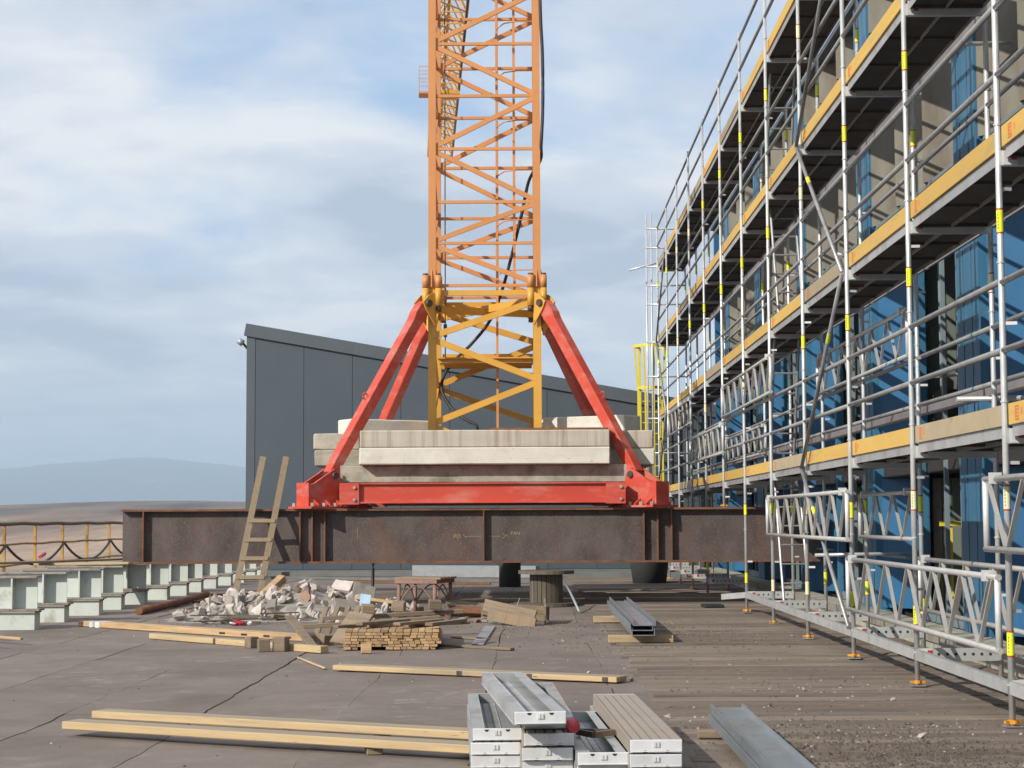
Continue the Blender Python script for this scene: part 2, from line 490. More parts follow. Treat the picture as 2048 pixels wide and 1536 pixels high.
# ------------------------------------------------------------------ terrain, mountains
def terrain_h(x, y):
    r = math.hypot(x, y)
    az = math.atan2(x, y)
    t = max(0.0, min(1.0, (r - 60) / 1250.0))
    t = t * t * (3 - 2 * t)
    crest = 12.6 + 5.0 * (az + 0.35) + 1.6 * math.sin(az * 23)
    h = -14 + (crest + 14) * t
    if r > 1350:
        h -= min(90, (r - 1350) * 0.055)
    h += (noise.noise((x * 0.006, y * 0.006, 0.0)) * 1.6 + noise.noise((x * 0.02, y * 0.02, 3.0)) * 0.5) * min(1, r / 300)
    return h


mb = MB()
rad = [0, 25, 60, 110, 170, 240, 320, 410, 510, 620, 740, 870, 1000, 1120, 1230, 1320, 1400, 1500, 1700, 2100, 2800, 4200, 7000, 12000, 20000]
NA = 200
for r_ in rad:
    for k in range(NA):
        a = 2 * math.pi * k / NA
        x, y = r_ * math.sin(a), r_ * math.cos(a)
        mb.v.append((x, y, terrain_h(x, y)))
for i in range(len(rad) - 1):
    for k in range(NA):
        k2 = (k + 1) % NA
        mb.f.append((i * NA + k, i * NA + k2, (i + 1) * NA + k2, (i + 1) * NA + k))
tag(mb.build('terrain', FIELD, smooth=True), kind='structure')

mb = MB()
NM, NL = 160, 22
for i in range(NM + 1):
    az = R(-58 + 116 * i / NM)
    for j in range(NL + 1):
        t = j / NL
        r_ = 7800 + 3600 * t
        prof = math.sin(min(1, t * 1.25) * math.pi / 2) if t < 0.8 else math.cos((t - 0.8) / 0.2 * math.pi / 2)
        ridge = 285 + 95 * noise.noise((az * 5.5, 0.4, 0)) + 45 * noise.noise((az * 17, 2.2, 0)) + 12 * noise.noise((az * 60, 5.2, 0))
        ridge += 60 * math.exp(-((az + 0.215) / 0.07) ** 2) - 30
        h = -90 + (ridge + 90) * prof + 32 * noise.noise((az * 30, t * 5, 1.0)) * (1 - abs(2 * t - 1))
        mb.v.append((r_ * math.sin(az), r_ * math.cos(az), h))
for i in range(NM):
    for j in range(NL):
        a = i * (NL + 1) + j
        mb.f.append((a, a + 1, a + NL + 2, a + NL + 1))
tag(mb.build('mountain_range', MOUNT, smooth=True), kind='structure')

hz = MB().box(-26000, 26000, -26000, 26000, -150, 470).mesh('haze', [])
hm = bpy.data.materials.new('thin air')
hm.use_nodes = True
hm.node_tree.nodes.clear()
ho = hm.node_tree.nodes.new('ShaderNodeOutputMaterial')
hv = hm.node_tree.nodes.new('ShaderNodeVolumePrincipled')
hv.inputs['Color'].default_value = (0.63, 0.81, 1.0, 1)
hv.inputs['Density'].default_value = 0.00020
hv.inputs['Anisotropy'].default_value = 0.0
hm.node_tree.links.new(hv.outputs[0], ho.inputs['Volume'])
hz.materials.append(hm)
tag(put('haze', hz), kind='stuff')

# ------------------------------------------------------------------ the roof we stand on
rng = random.Random(5)
roof = tag(MB().box(-13.7, 14.0, -8, 62, -16.0, -0.004).build('roof', SLAB), kind='structure')
xs = [-13.65]
while xs[-1] < 0.6:
    xs.append(xs[-1] + 1.075)
off = -3.6 - min(xs, key=lambda q: abs(q + 3.6))
xs = [q + off for q in xs if q + off > -13.68]
for i, x0 in enumerate(xs):
    x1 = min(x0 + 1.075, 1.12)
    if x1 - x0 < 0.2:
        continue
    y = -7.5 - rng.random() * 4
    while y < 60:
        ln = rng.choice((6.1, 7.4, 8.2))
        ya, yb = y, min(y + ln, 61.5)
        y += ln
        if yb < 4:
            continue
        ya = max(ya, -7.9)
        n = max(4, int((yb - ya) / 0.12))
        top, vs = 0.004 + rng.random() * 0.009, []
        sd_ = rng.random() * 90

        def seam(xx, q):
            return noise.noise((q * 0.8, xx * 5.0, 0)) * 0.035 + noise.noise((q * 3.1, xx * 5.0, 0)) * 0.018 + noise.noise((q * 11, xx * 5.0, 0)) * 0.008

        def gap(xx, q):
            return 0.0015 + max(0.0, noise.noise((q * 0.55, xx * 7.0, 4)) + 0.1) * 0.022
        for k in range(n + 1):
            yy = ya + 0.003 + (yb - ya - 0.006) * k / n
            w0, w1 = seam(x0, yy) + gap(x0, yy) / 2, seam(x1, yy) - gap(x1, yy) / 2
            if x1 > 1.0:
                w1 += noise.noise((yy * 3.0, 3.3, 0)) * 0.11 - 0.02
            lift = noise.noise((yy * 0.9, sd_ + 4, 0)) * 0.004
            a, b = x0 + w0, x1 + w1
            vs += [(a, yy, -0.003), (a, yy, top), ((a + b) / 2, yy, top + lift), (b, yy, top + 0.002), (b, yy, -0.003)]
        fs = [(q * 5 + j, q * 5 + j + 1, q * 5 + j + 6, q * 5 + j + 5) for q in range(n) for j in range(4)]
        fs += [(0, 1, 2, 3, 4), tuple(n * 5 + j for j in (4, 3, 2, 1, 0))]
        MB().add(vs, fs).build('felt_sheet', FELT, roof)
y = 5.0
while y < 47:
    w = rng.choice((0.24, 0.27, 0.30, 0.33))
    z = 0.012 + rng.random() * 0.016
    x0 = 0.98 + rng.uniform(-0.05, 0.09)
    tl = rng.uniform(-0.006, 0.006)
    vs = []
    n = 8
    for k in range(n + 1):
        x = x0 + (4.52 - x0) * k / n
        sag = noise.noise((x * 1.2, y * 3.3, 0)) * 0.005
        e0, e1 = noise.noise((x * 3, y, 5)) * 0.009, noise.noise((x * 3, y, 8)) * 0.009
        ya, yb = y + 0.011 + e0, y + w - 0.011 + e1
        vs += [(x, ya, -0.003), (x, ya + 0.004, z + sag - 0.003), (x, ya + 0.014, z + sag), (x, yb - 0.014, z + sag + tl), (x, yb - 0.004, z + sag + tl - 0.003),
               (x, yb, -0.003)]
    fs = [(q * 6 + j, q * 6 + j + 1, q * 6 + j + 7, q * 6 + j + 6) for q in range(n) for j in range(5)]
    fs += [tuple(range(6)), tuple(n * 6 + j for j in range(5, -1, -1))]
    MB().add(vs, fs).build('roof_plank', BOARDROOF, roof)
    y += w
# low kerb between scaffold and facade
kerb = MB()
kerb.box(4.56, 5.0, -6, 47.3, -0.003, 0.20)
tag(bpy.data.objects.new('kerb', bevel(kerb.mesh('kerb', CONCM), 0.015, 1)), kind='structure')
col.objects.link(bpy.data.objects['kerb'])
lip = MB().box(4.53, 4.557, -6, 47.3, 0.10, 0.215).build('kerb_edge_strip', STEELWD, bpy.data.objects['kerb'])


# ------------------------------------------------------------------ blue building
bb = thing('blue_building', 'blue panelled building with folded concrete bands behind the scaffold', 'building', (4.95, 27, 0))
BX, BY = 4.95, 27.0


def bput(mbx, name, mat, parent=None, smooth=False):
    mbx.v = [(x - BX, y - BY, z) for x, y, z in mbx.v]
    return mbx.build(name, mat, parent or bb, smooth)


TOPZ = 9.2
cols = [7.8 + 6.1 * k for k in range(7)]
for yc in cols:
    # ribbed column
    pts = [(5.35, yc - 0.5), (4.95, yc - 0.5)]
    for g in (-0.2, 0.18):
        pts += [(4.95, yc + g - 0.02), (4.99, yc + g - 0.02), (4.99, yc + g + 0.02), (4.95, yc + g + 0.02)]
    pts += [(4.95, yc + 0.5), (5.35, yc + 0.5)]
    bput(MB().prism(pts, 'z', 0.0, TOPZ), 'column', BLUELIT)
    n0 = yc - 0.5
    if n0 < 4:
        continue
    # blue folded panel beside the column, nearer the camera
    for (z0, z1) in ((0.22, 2.05), (2.32, 5.15)):
        p = [(5.05, n0), (5.62, n0 - 0.62), (5.62, n0 - 0.9), (5.10, n0 - 2.55), (5.16, n0 - 2.56), (5.68, n0 - 0.92), (5.68, n0 - 0.6), (5.11, n0 + 0.02)]
        bput(MB().prism(p, 'z', z0, z1), 'blue_panel', BLUE)
    bput(MB().box(4.98, 5.06, n0 - 1.9, n0 - 0.15, 0.95, 0.98), 'panel_shelf', FRAME)
    # slab edge between the storeys
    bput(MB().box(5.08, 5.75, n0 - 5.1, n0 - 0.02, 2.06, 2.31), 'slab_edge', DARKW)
    # window frame
    fr = bput(MB().box(5.0, 5.12, n0 - 2.72, n0 - 2.57, 0.2, 5.2), 'window_frame', BLUELIT)
    for yy in (n0 - 4.72, n0 - 3.9):
        bput(MB().box(5.04, 5.09, yy - 0.03, yy + 0.03, 0.2, 5.2), 'mullion', FRAME)
    bput(MB().box(5.02, 5.10, n0 - 4.75, n0 - 2.73, 0.2, 0.32), 'window_sill', FRAME)
    # dark window strip, folded concrete bands and the strip between them
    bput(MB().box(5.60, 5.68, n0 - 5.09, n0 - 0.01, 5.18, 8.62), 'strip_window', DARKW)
    bput(MB().box(5.0, 5.58, n0 - 5.09, n0 - 0.01, 5.17, 5.24), 'transom', FRAME)
    for (z0, z1) in ((5.7, 7.62), (8.55, TOPZ - 0.003)):
        for q in range(3):
            a = n0 - 0.02 - q * 1.69
            p = [(4.98, a), (5.50, a - 0.62), (5.50, a - 0.74), (4.98, a - 1.67), (5.06, a - 1.68), (5.56, a - 0.75), (5.56, a - 0.60), (5.06, a + 0.01)]
            bput(MB().prism(p, 'z', z0, z1), 'folded_panel', FOLD)
        bput(MB().box(5.03, 5.58, n0 - 5.09, n0 - 0.02, z0 - 0.05, z0 - 0.004), 'soffit_plate', FRAME)
    # rooms seen through the openings: a cross wall, pipes and stored profiles
    bput(MB().box(5.18, 8.95, n0 - 2.47, n0 - 2.40, 2.34, 5.12), 'cross_wall', INTG)
    for q in range(9):
        bput(MB().box(5.2 + 0.12 * q, 5.31 + 0.12 * q, n0 - 2.56 - 0.02 * (q % 3), n0 - 2.49, 0.2, 2.0), 'stored_panel', INTG if q % 3 else STONEG)
    for q in range(3):
        bput(MB().tube([(5.3 + 0.17 * q, n0 - 2.75 - 0.3 * q, 2.33), (5.3 + 0.17 * q, n0 - 2.75 - 0.3 * q, 5.0)], 0.02, 8), 'inner_pipe', FRAME)
    for zq in (2.62, 2.75, 3.05, 3.3):
        bput(MB().tube([(5.2, n0 - 2.7, zq), (6.2, n0 - 3.4, zq + 0.05)], 0.02, 8), 'inner_pipe', GALVD)
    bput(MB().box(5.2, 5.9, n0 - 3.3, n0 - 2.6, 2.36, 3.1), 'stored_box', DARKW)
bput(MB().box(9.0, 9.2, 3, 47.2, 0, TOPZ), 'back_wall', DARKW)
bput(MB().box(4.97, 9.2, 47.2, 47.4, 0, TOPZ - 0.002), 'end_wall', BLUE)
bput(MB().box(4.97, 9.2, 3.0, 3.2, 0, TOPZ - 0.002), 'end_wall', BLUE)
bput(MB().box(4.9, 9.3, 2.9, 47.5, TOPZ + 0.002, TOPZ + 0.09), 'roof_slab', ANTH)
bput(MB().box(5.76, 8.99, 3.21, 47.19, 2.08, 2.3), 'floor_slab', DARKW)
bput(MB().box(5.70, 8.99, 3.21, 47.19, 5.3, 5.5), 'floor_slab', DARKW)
# yellow guard rail inside the ground floor opening
gr = thing('guard_rail', 'yellow guard rail standing inside the ground floor opening', 'railing', (5.2, 22.4, 0.0))
for xx in (0.06, 0.30, 0.55):
    MB().box(xx - 0.025, xx + 0.025, -0.03, 0.03, 0.0, 1.42).build('post', LADY, gr)
for zq in (0.95, 1.42):
    MB().box(-0.08, 0.7, -0.055, -0.031, zq - 0.03, zq + 0.03).build('rail', LADY, gr)

# ------------------------------------------------------------------ anthracite building
gb = thing('grey_building', 'anthracite clad building with a sloping roof edge behind the crane', 'building', (-7.71, 48.5, 0))
GX0, GX1, ZL, ZR = -7.71, 8.5, 6.88, 3.97


def gz(x):
    return ZL + (ZR - ZL) * (x - GX0) / (GX1 - GX0)


x = GX0 + 0.22
while x < GX1 - 0.1:
    x1 = min(x + 1.33, GX1)
    a, b = x - GX0 + 0.006, x1 - GX0 - 0.006
    MB().add([(a, 0, 0.15), (b, 0, 0.15), (b, 0, gz(x1) - 0.15), (a, 0, gz(x) - 0.15), (a, 0.08, 0.15), (b, 0.08, 0.15), (b, 0.08, gz(x1) - 0.15), (a, 0.08, gz(x) - 0.15)],
             [(0, 1, 2, 3), (7, 6, 5, 4), (0, 4, 5, 1), (1, 5, 6, 2), (2, 6, 7, 3), (3, 7, 4, 0)]).build('cladding_panel', ANTH, gb)
    x = x1
MB().box(-0.02, 0.215, -0.012, 0.1, 0.15, ZL - 0.2).build('corner_trim', ANTHT, gb)
MB().bar((-0.06, -0.02, ZL - 0.17), (GX1 - GX0, -0.02, ZR - 0.17), 0.10, 0.34).build('roof_fascia', ANTHT, gb)
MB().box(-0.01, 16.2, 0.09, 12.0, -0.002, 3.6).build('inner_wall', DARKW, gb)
MB().add([(0, 0.1, ZL - 0.1), (16.2, 0.1, ZR - 0.1), (16.2, 12, ZR - 0.1), (0, 12, ZL - 0.1), (0, 0.1, 3.62), (16.2, 0.1, 3.62), (16.2, 12, 3.62), (0, 12, 3.62)],
         [(0, 1, 2, 3), (7, 6, 5, 4), (0, 4, 5, 1), (1, 5, 6, 2), (2, 6, 7, 3), (3, 7, 4, 0)]).build('roof_body', ANTH, gb)
MB().box(-0.05, 16.2, -0.25, -0.02, -0.002, 0.14).build('plinth', PLINTH, gb)
wl_ = thing('wall_lamp', 'small tube lamp sticking out from the corner of the grey building', 'lamp', (-7.73, 48.6, 6.2))
MB().tube([(0.0, 0, 0), (-0.14, -0.02, 0.17)], 0.035, 10).build('bracket', PIPEC, wl_, True)
MB().tube([(-0.11, -0.02, 0.13), (-0.24, -0.05, 0.22)], 0.09, 14).build('lamp_head', SHEET, wl_, True)

# ------------------------------------------------------------------ caged ladder
cl = thing('caged_ladder', 'yellow caged ladder fixed to the grey building', 'ladder', (3.25, 47.9, 0))
for sx in (-0.26, 0.26):
    MB().box(sx - 0.035, sx + 0.035, 0.0, 0.07, 0.0, 6.1).build('rail', LADY, cl)
for k in range(17):
    MB().tube([(-0.23, 0.035, 0.3 + k * 0.29), (0.23, 0.035, 0.3 + k * 0.29)], 0.014, 6).build('rung', LADY, cl)
hoops = [(2.15, 0.36), (3.6, 0.36), (4.98, 0.36), (6.1, 0.46)]
for zq, rr in hoops:
    pts = [(-0.26, 0.0, zq)] + [(-rr * math.cos(t), -0.05 - (rr + 0.3) * math.sin(t), zq) for t in (math.pi * k / 12 for k in range(1, 12))] + [(0.26, 0.0, zq)]
    m = MB()
    for a, b in zip(pts, pts[1:]):
        m.bar(a, b, 0.016, 0.075)
    m.build('hoop', LADY, cl)
for t in (25, 65, 100, 150):
    m = MB()
    hs = [(-rr * math.cos(R(t)), -0.05 - (rr + 0.3) * math.sin(R(t)), zq) for zq, rr in hoops]
    for a, b in zip(hs, hs[1:]):
        m.bar(a, b, 0.05, 0.014, (0, 1, 0))
    m.build('cage_strap', LADY, cl)

# ------------------------------------------------------------------ roof edge fence with cable
fe = thing('roof_edge_fence', 'rusty yellow railing along the far left roof edge', 'railing', (-13.45, 50, 0.1))
for k in range(-3, 6):
    yy = -4.4 + k * 2.85
    MB().box(-0.035, 0.035, yy - 0.035, yy + 0.035, 0.0, 1.3).build('post', FENCEY, fe)
for zq, r_, mm in ((1.33, 0.05, RAILD), (0.8, 0.03, FENCEY), (0.26, 0.03, FENCEY)):
    pts = [(0.0, -13.5 + 0.9 * k, zq + 0.012 * math.sin(k * 1.7)) for k in range(27)]
    MB().tube(pts, r_, 8).build('rail', mm, fe, True)
MB().box(-0.05, 0.05, -40, 12, -0.104, 0.0).build('edge_upstand', FENCEY, fe)
pts = []
for k in range(-2, 3):
    y0 = -4.4 + (2 * k) * 2.85
    for q in range(12):
        t = q / 12
        pts.append((-0.07, y0 + t * 5.7, 0.78 - 2.2 * t * (1 - t)))
cb = tag(MB().tube(pts, 0.035, 8).build('hanging_cable', RUBBER, None, True, loc=(-13.33, 50, 0.1)), 'black cable looped along the yellow roof edge railing', 'cable')
for k in (0.6, 2.7):
    MB().tube([(-0.07, -4.4 + k * 5.7 - 0.25, 0.42), (-0.07, -4.4 + k * 5.7 + 0.25, 0.5)], 0.05, 8).build('red_tape', CLOTHR, cb)


# ------------------------------------------------------------------ pale steel beams on the left
def white_beam(first=False):
    t = thing('steel_beam', '', 'beam')
    L = 1.28
    foot = MB().box(-L, 0.0, -0.14, 0.14, 0.0, 0.232)
    foot.build('foot_beam', STEELW, t)
    MB().box(-L, 0.012, -0.17, 0.17, 0.236, 0.262).build('packing_plate', STEELWD, t)
    MB().box(-1.06, -0.96, -0.144, -0.141, 0.13, 0.232).build('slot', DARKW, t)
    MB().box(-L, 0.06, -0.155, 0.155, 0.266, 0.292).build('bottom_flange', STEELWD, t)
    MB().box(-L, 0.0, -0.008, 0.008, 0.293, 0.715).build('web', STEELW, t)
    MB().box(-L, 0.02, -0.155, 0.155, 0.716, 0.742).build('top_flange', STEELWD, t)
    for xx in (-0.32,):
        MB().box(xx - 0.012, xx + 0.012, -0.15, -0.0085, 0.293, 0.715).build('stiffener', STEELW, t)
        MB().box(xx - 0.012, xx + 0.012, 0.0085, 0.15, 0.293, 0.715).build('stiffener', STEELW, t)
    return t


def copy_tree(o, parent=None):
    c = o.copy()
    col.objects.link(c)
    if parent:
        c.parent = parent
    for ch in list(o.children):
        copy_tree(ch, c)
    return c


ordn = ['nearest', 'second nearest', 'third nearest', 'fourth', 'fifth', 'sixth', 'seventh', 'eighth', 'ninth', 'tenth', 'eleventh', 'twelfth', 'thirteenth']
wb0 = white_beam()
for k in range(13):
    o = wb0 if k == 0 else copy_tree(wb0)
    o.location = (-6.85 + random.Random(k).uniform(-0.04, 0.05), 24.72 + 1.815 * k, 0)
    o.rotation_euler = rotz(random.Random(k + 50).uniform(-0.006, 0.006))
    tag(o, f'pale stub steel beam, {ordn[k]} of the row counted from the camera', 'beam', 'pale steel beams along the left roof')

# ------------------------------------------------------------------ rusty girders
def girder(name, label, y0, zb, h, xa, xb, stiff, detail=False):
    t = thing(name, label, 'girder', ((xa + xb) / 2, y0, zb))
    cx = (xa + xb) / 2
    a, b = xa - cx, xb - cx
    MB().box(a, b, -0.135, 0.135, 0, 0.035).build('bottom_flange', RUSTO, t)
    MB().box(a, b, -0.135, 0.135, h - 0.035, h).build('top_flange', RUSTO, t)
    MB().box(a, b, -0.012, 0.012, 0.036, h - 0.036).build('web', RUST, t)
    for x in stiff:
        MB().box(x - cx - 0.012, x - cx + 0.012, -0.13, -0.013, 0.037, h - 0.037).build('stiffener', RUSTO, t)
        MB().box(x - cx - 0.012, x - cx + 0.012, 0.013, 0.13, 0.037, h - 0.037).build('stiffener', RUSTO, t)
    return t


ST = [-6.72, -3.99, -3.78, -3.56, -0.80, 1.98, 2.22, 2.46]
g1 = girder('steel_girder', 'long rusty plate girder carrying the front of the red crane base', 31.1, 0.745, 0.945, -7.1, 5.02, ST)
girder('steel_girder', 'rusty girder behind the front one, under the far side of the crane base', 36.9, 0.745, 0.945, -7.1, 4.9, ST)
gcx = (-7.1 + 5.02) / 2
ch = MB()
yq = -0.0145
for (xa, za, xb, zb) in ((-1.12, .458, -0.84, .458), (-1.16, .49, -1.10, .43), (-0.72, .458, -0.5, .458), (-0.48, .51, -0.40, .46), (-0.48, .42, -0.36, .49),
                         (-0.40, .46, -0.36, .49)):
    ch.bar((xa - gcx, yq, za), (xb - gcx, yq, zb), 0.003, 0.007)
ch.bar((-3.0 - gcx, yq, .40), (-3.0 - gcx, yq, .62), 0.006, 0.003, (0, 1, 0))
ch.build('chalk_line', CHALK, g1)


def text(body, size, mat, name, parent, loc, rot):
    cu = bpy.data.curves.new(name, 'FONT')
    cu.body = body
    cu.size = size
    cu.extrude = 0.0008
    cu.resolution_u = 2
    tmp = bpy.data.objects.new(name, cu)
    col.objects.link(tmp)
    dg = bpy.context.evaluated_depsgraph_get()
    me = bpy.data.meshes.new_from_object(tmp.evaluated_get(dg))
    bpy.data.objects.remove(tmp)
    me.materials.clear()
    me.materials.append(mat)
    return put(name, me, parent, loc, rot)


text('PO', 0.10, CHALK, 'chalk_mark', g1, (-1.33 - gcx, yq - 0.001, .425), (R(90), 0, 0))
text('PAN', 0.085, CHALK, 'chalk_mark', g1, (-0.33 - gcx, yq - 0.001, .48), (R(90), 0, 0))

# ------------------------------------------------------------------ tower crane
CX, CY, H0 = -0.815, 34.0, 1.692
crane = thing('tower_crane', 'orange lattice tower crane on a red base frame with ballast', 'crane', (CX, CY, H0))


def C(p):
    return (p[0] - CX, p[1] - CY, p[2] - H0)


def cbar(name, p0, p1, w, h, mat, up=(0, 0, 1), parent=None):
    return MB().bar(C(p0), C(p1), w, h, up).build(name, mat, parent or crane)


def ctube(name, pts, r, mat, n=10, parent=None):
    return MB().tube([C(p) for p in pts], r, n).build(name, mat, parent or crane, True)


xl, xr, yf, yr = -1.87 + 0.07, 0.23 - 0.07, 33.07, 34.93           # leg centres
legs = [(xl, yf), (xr, yf), (xl, yr), (xr, yr)]
JZ = 5.80
for (lx, ly) in legs:
    cbar('mast_leg', (lx, ly, 2.2), (lx, ly, JZ - 0.002), 0.15, 0.15, MASTY, (0, 1, 0))
    cbar('mast_leg', (lx, ly, JZ), (lx, ly, 20.2), 0.14, 0.14, MASTO, (0, 1, 0))
    for sx in (-1, 1):                                            # bolted sleeves at the joint
        for sy in (-1, 1):
            bx_, by_ = lx + sx * 0.12, ly + sy * 0.12
            s1 = ctube('bolt_sleeve', [(bx_, by_, JZ - 0.34), (bx_, by_, JZ - 0.004)], 0.062, MASTY)
            s2 = ctube('bolt_sleeve', [(bx_, by_, JZ + 0.004), (bx_, by_, JZ + 0.24)], 0.062, MASTO)
            ctube('bolt', [(bx_, by_, JZ + 0.24), (bx_, by_, JZ + 0.275)], 0.05, PIN, 6, s2)
            ctube('bolt', [(bx_, by_, JZ - 0.42), (bx_, by_, JZ - 0.34)], 0.045, PIN, 6, s1)
    for sx, sy in ((1, 0), (-1, 0), (0, 1), (0, -1)):
        poly = MB().add([C((lx + sx * 0.06, ly + sy * 0.06, JZ + 0.02)), C((lx + sx * 0.15, ly + sy * 0.15, JZ + 0.02)), C((lx + sx * 0.06, ly + sy * 0.06, JZ + 0.42)),
                         C((lx + sx * 0.06 + sy * 0.02, ly + sy * 0.06 + sx * 0.02, JZ + 0.02)), C((lx + sx * 0.15 + sy * 0.02, ly + sy * 0.15 + sx * 0.02, JZ + 0.02)),
                         C((lx + sx * 0.06 + sy * 0.02, ly + sy * 0.06 + sx * 0.02, JZ + 0.42))],
                        [(0, 1, 2), (5, 4, 3), (0, 3, 4, 1), (1, 4, 5, 2), (2, 5, 3, 0)])
        poly.build('gusset', MASTO, crane)


def face(p, q, zl, d, hz_, mat, w, hs=0.055):
    """One lattice face between leg p and leg q: zl = list of (z, side) nodes of the zigzag."""
    p, q = Vector((*p, 0)), Vector((*q, 0))
    u = (q - p).normalized()
    a, b = p + u * 0.06, q - u * 0.06
    nrm = u.cross(Vector((0, 0, 1)))
    for (z0, s0), (z1, s1) in zip(zl, zl[1:]):
        e0, e1 = (a if s0 == 0 else b), (a if s1 == 0 else b)
        g = 0.05
        cbar('diagonal_brace', (e0.x, e0.y, z0 + g), (e1.x, e1.y, z1 - g), w * 0.6, w, mat, nrm.cross((Vector((e1.x, e1.y, z1)) - Vector((e0.x, e0.y, z0)))))
    for z in hz_:
        cbar('horizontal_brace', (a.x, a.y, z), (b.x, b.y, z), hs, hs, mat)


zu = [5.86, 6.66, 7.44, 8.45, 9.46, 10.46]
while zu[-1] < 19.5:
    zu.append(zu[-1] + 1.0)
nodes_u = [(z, (1 if i % 2 == 0 else 0)) for i, z in enumerate(zu)]
for a, b in ((0, 1), (2, 3), (0, 2), (1, 3)):
    face(legs[a], legs[b], nodes_u, 0, zu, MASTO, 0.088)
face(legs[0], legs[1], [(2.45, 1), (3.25, 0), (4.07, 1), (4.88, 0), (5.60, 1)], 0, [], MASTY, 0.115)
face(legs[2], legs[3], [(2.5, 0), (3.35, 1), (4.09, 0), (4.93, 1), (5.60, 0)], 0, [], MASTY, 0.115)
for a, b in ((0, 2), (1, 3)):
    face(legs[a], legs[b], [(2.45, 1), (3.3, 0), (4.07, 1), (4.9, 0), (5.60, 1)], 0, [], MASTY, 0.115)
for a, b in ((0, 1), (2, 3), (0, 2), (1, 3)):
    p, q = Vector((*legs[a], 0)), Vector((*legs[b], 0))
    u = (q - p).normalized()
    cbar('horizontal_brace', (p + u * 0.07 + Vector((0, 0, 5.72))), (q - u * 0.07 + Vector((0, 0, 5.72))), 0.07, 0.10, MASTY)
cbar('cross_brace', (xl + 0.07, yf + 0.1, 5.42), (xr - 0.07, yr - 0.1, 5.52), 0.06, 0.14, MASTY)
cbar('cross_brace', (xl + 0.07, yr - 0.1, 5.46), (xr - 0.07, yf + 0.1, 5.58), 0.06, 0.14, MASTY)
# small work platform inside the lower section
pl = MB().box(xl + 0.08 - CX, xr - 0.08 - CX, yf + 0.35 - CY, yr - 0.05 - CY, 4.52 - H0, 4.545 - H0).build('platform', MASTY, crane)
cbar('platform_edge', (xl + 0.1, yr + 0.0, 4.66), (xr - 0.08, yr + 0.0, 4.66), 0.03, 0.17, MASTY, parent=pl)
for k in range(5):
    cbar('platform_joist', (xl + 0.1, yf + 0.45 + 0.32 * k, 4.48), (xr - 0.1, yf + 0.45 + 0.32 * k, 4.48), 0.04, 0.07, MASTY, parent=pl)
# climbing ladder and its cage
ld = MB().bar(C((-0.60, 33.85, 3.2)), C((-0.60, 33.85, 20)), 0.045, 0.045, (0, 1, 0)).build('mast_ladder', MASTO, crane)
cbar('rail', (-0.60, 34.2, 5.9), (-0.60, 34.2, 20), 0.045, 0.045, MASTO, (0, 1, 0), ld)
cbar('rail', (-0.27, 34.1, 5.9), (-0.27, 34.1, 20), 0.05, 0.05, MASTO, (0, 1, 0), ld)
for k in range(56):
    z = 3.4 + k * 0.29
    MB().tube([C((-0.60, 33.86, z)), C((-0.60, 34.19, z))], 0.011, 5).build('rung', MASTO, ld)
for k in range(15):
    z = 6.2 + k * 0.96
    pts = [(-0.60 + 0.09 * math.sin(q), 33.85, z + 0.03 * math.sin(q)) for q in (0, 0.6, 1.2)]
    pts = [(-0.6, 33.83, z - 0.05), (-0.45, 33.6, z), (-0.2, 33.5, z + 0.01), (0.09, 33.5, z + 0.01)]
    MB().tube([C(p) for p in pts], 0.012, 6).build('hoop', MASTO, ld)
# hoses and rope
hose = [(0.26, 33.0, 20), (0.27, 33.0, 14), (0.245, 33.0, 11.4), (0.285, 33.0, 10.2), (0.285, 33.0, 9.2), (0.25, 33.0, 8.5), (0.235, 33.2, 8.25), (0.02, 33.9, 8.0),
        (-0.12, 34.1, 7.4), (-0.32, 34.2, 6.6), (-0.52, 34.3, 5.9), (-0.75, 34.4, 5.35), (-1.1, 34.5, 4.92), (-1.42, 34.6, 4.62), (-1.66, 34.7, 4.3), (-1.7, 34.7, 4.0),
        (-1.5, 34.5, 3.65), (-1.2, 34.3, 3.4), (-1.02, 34.1, 3.3), (-1.0, 33.9, 3.15), (-1.15, 33.8, 3.12)]


def smooth_path(p, n=6):
    out = []
    p = [Vector(q) for q in p]
    for i in range(len(p) - 1):
        a, b, c, d = p[max(i - 1, 0)], p[i], p[i + 1], p[min(i + 2, len(p) - 1)]
        for k in range(n):
            t = k / n
            out.append(0.5 * ((2 * b) + (c - a) * t + (2 * a - 5 * b + 4 * c - d) * t * t + (3 * b - a - 3 * c + d) * t ** 3))
    out.append(p[-1])
    return out


ctube('power_hose', smooth_path(hose), 0.032, RUBBER, 8)
rope = ctube('hoist_rope', [(-1.64, 34.6, 20), (-1.63, 34.6, 5.3), (-1.63, 34.6, 4.4)], 0.012, PIN, 6)
ctube('turnbuckle', [(-1.63, 34.6, 5.05), (-1.63, 34.6, 5.3)], 0.035, PIN, 8, rope)

# red base frame: foot, tie beams and raking struts at the four corners
FX0, FX1, FY0, FY1 = -3.70, 2.07, 31.1, 36.9


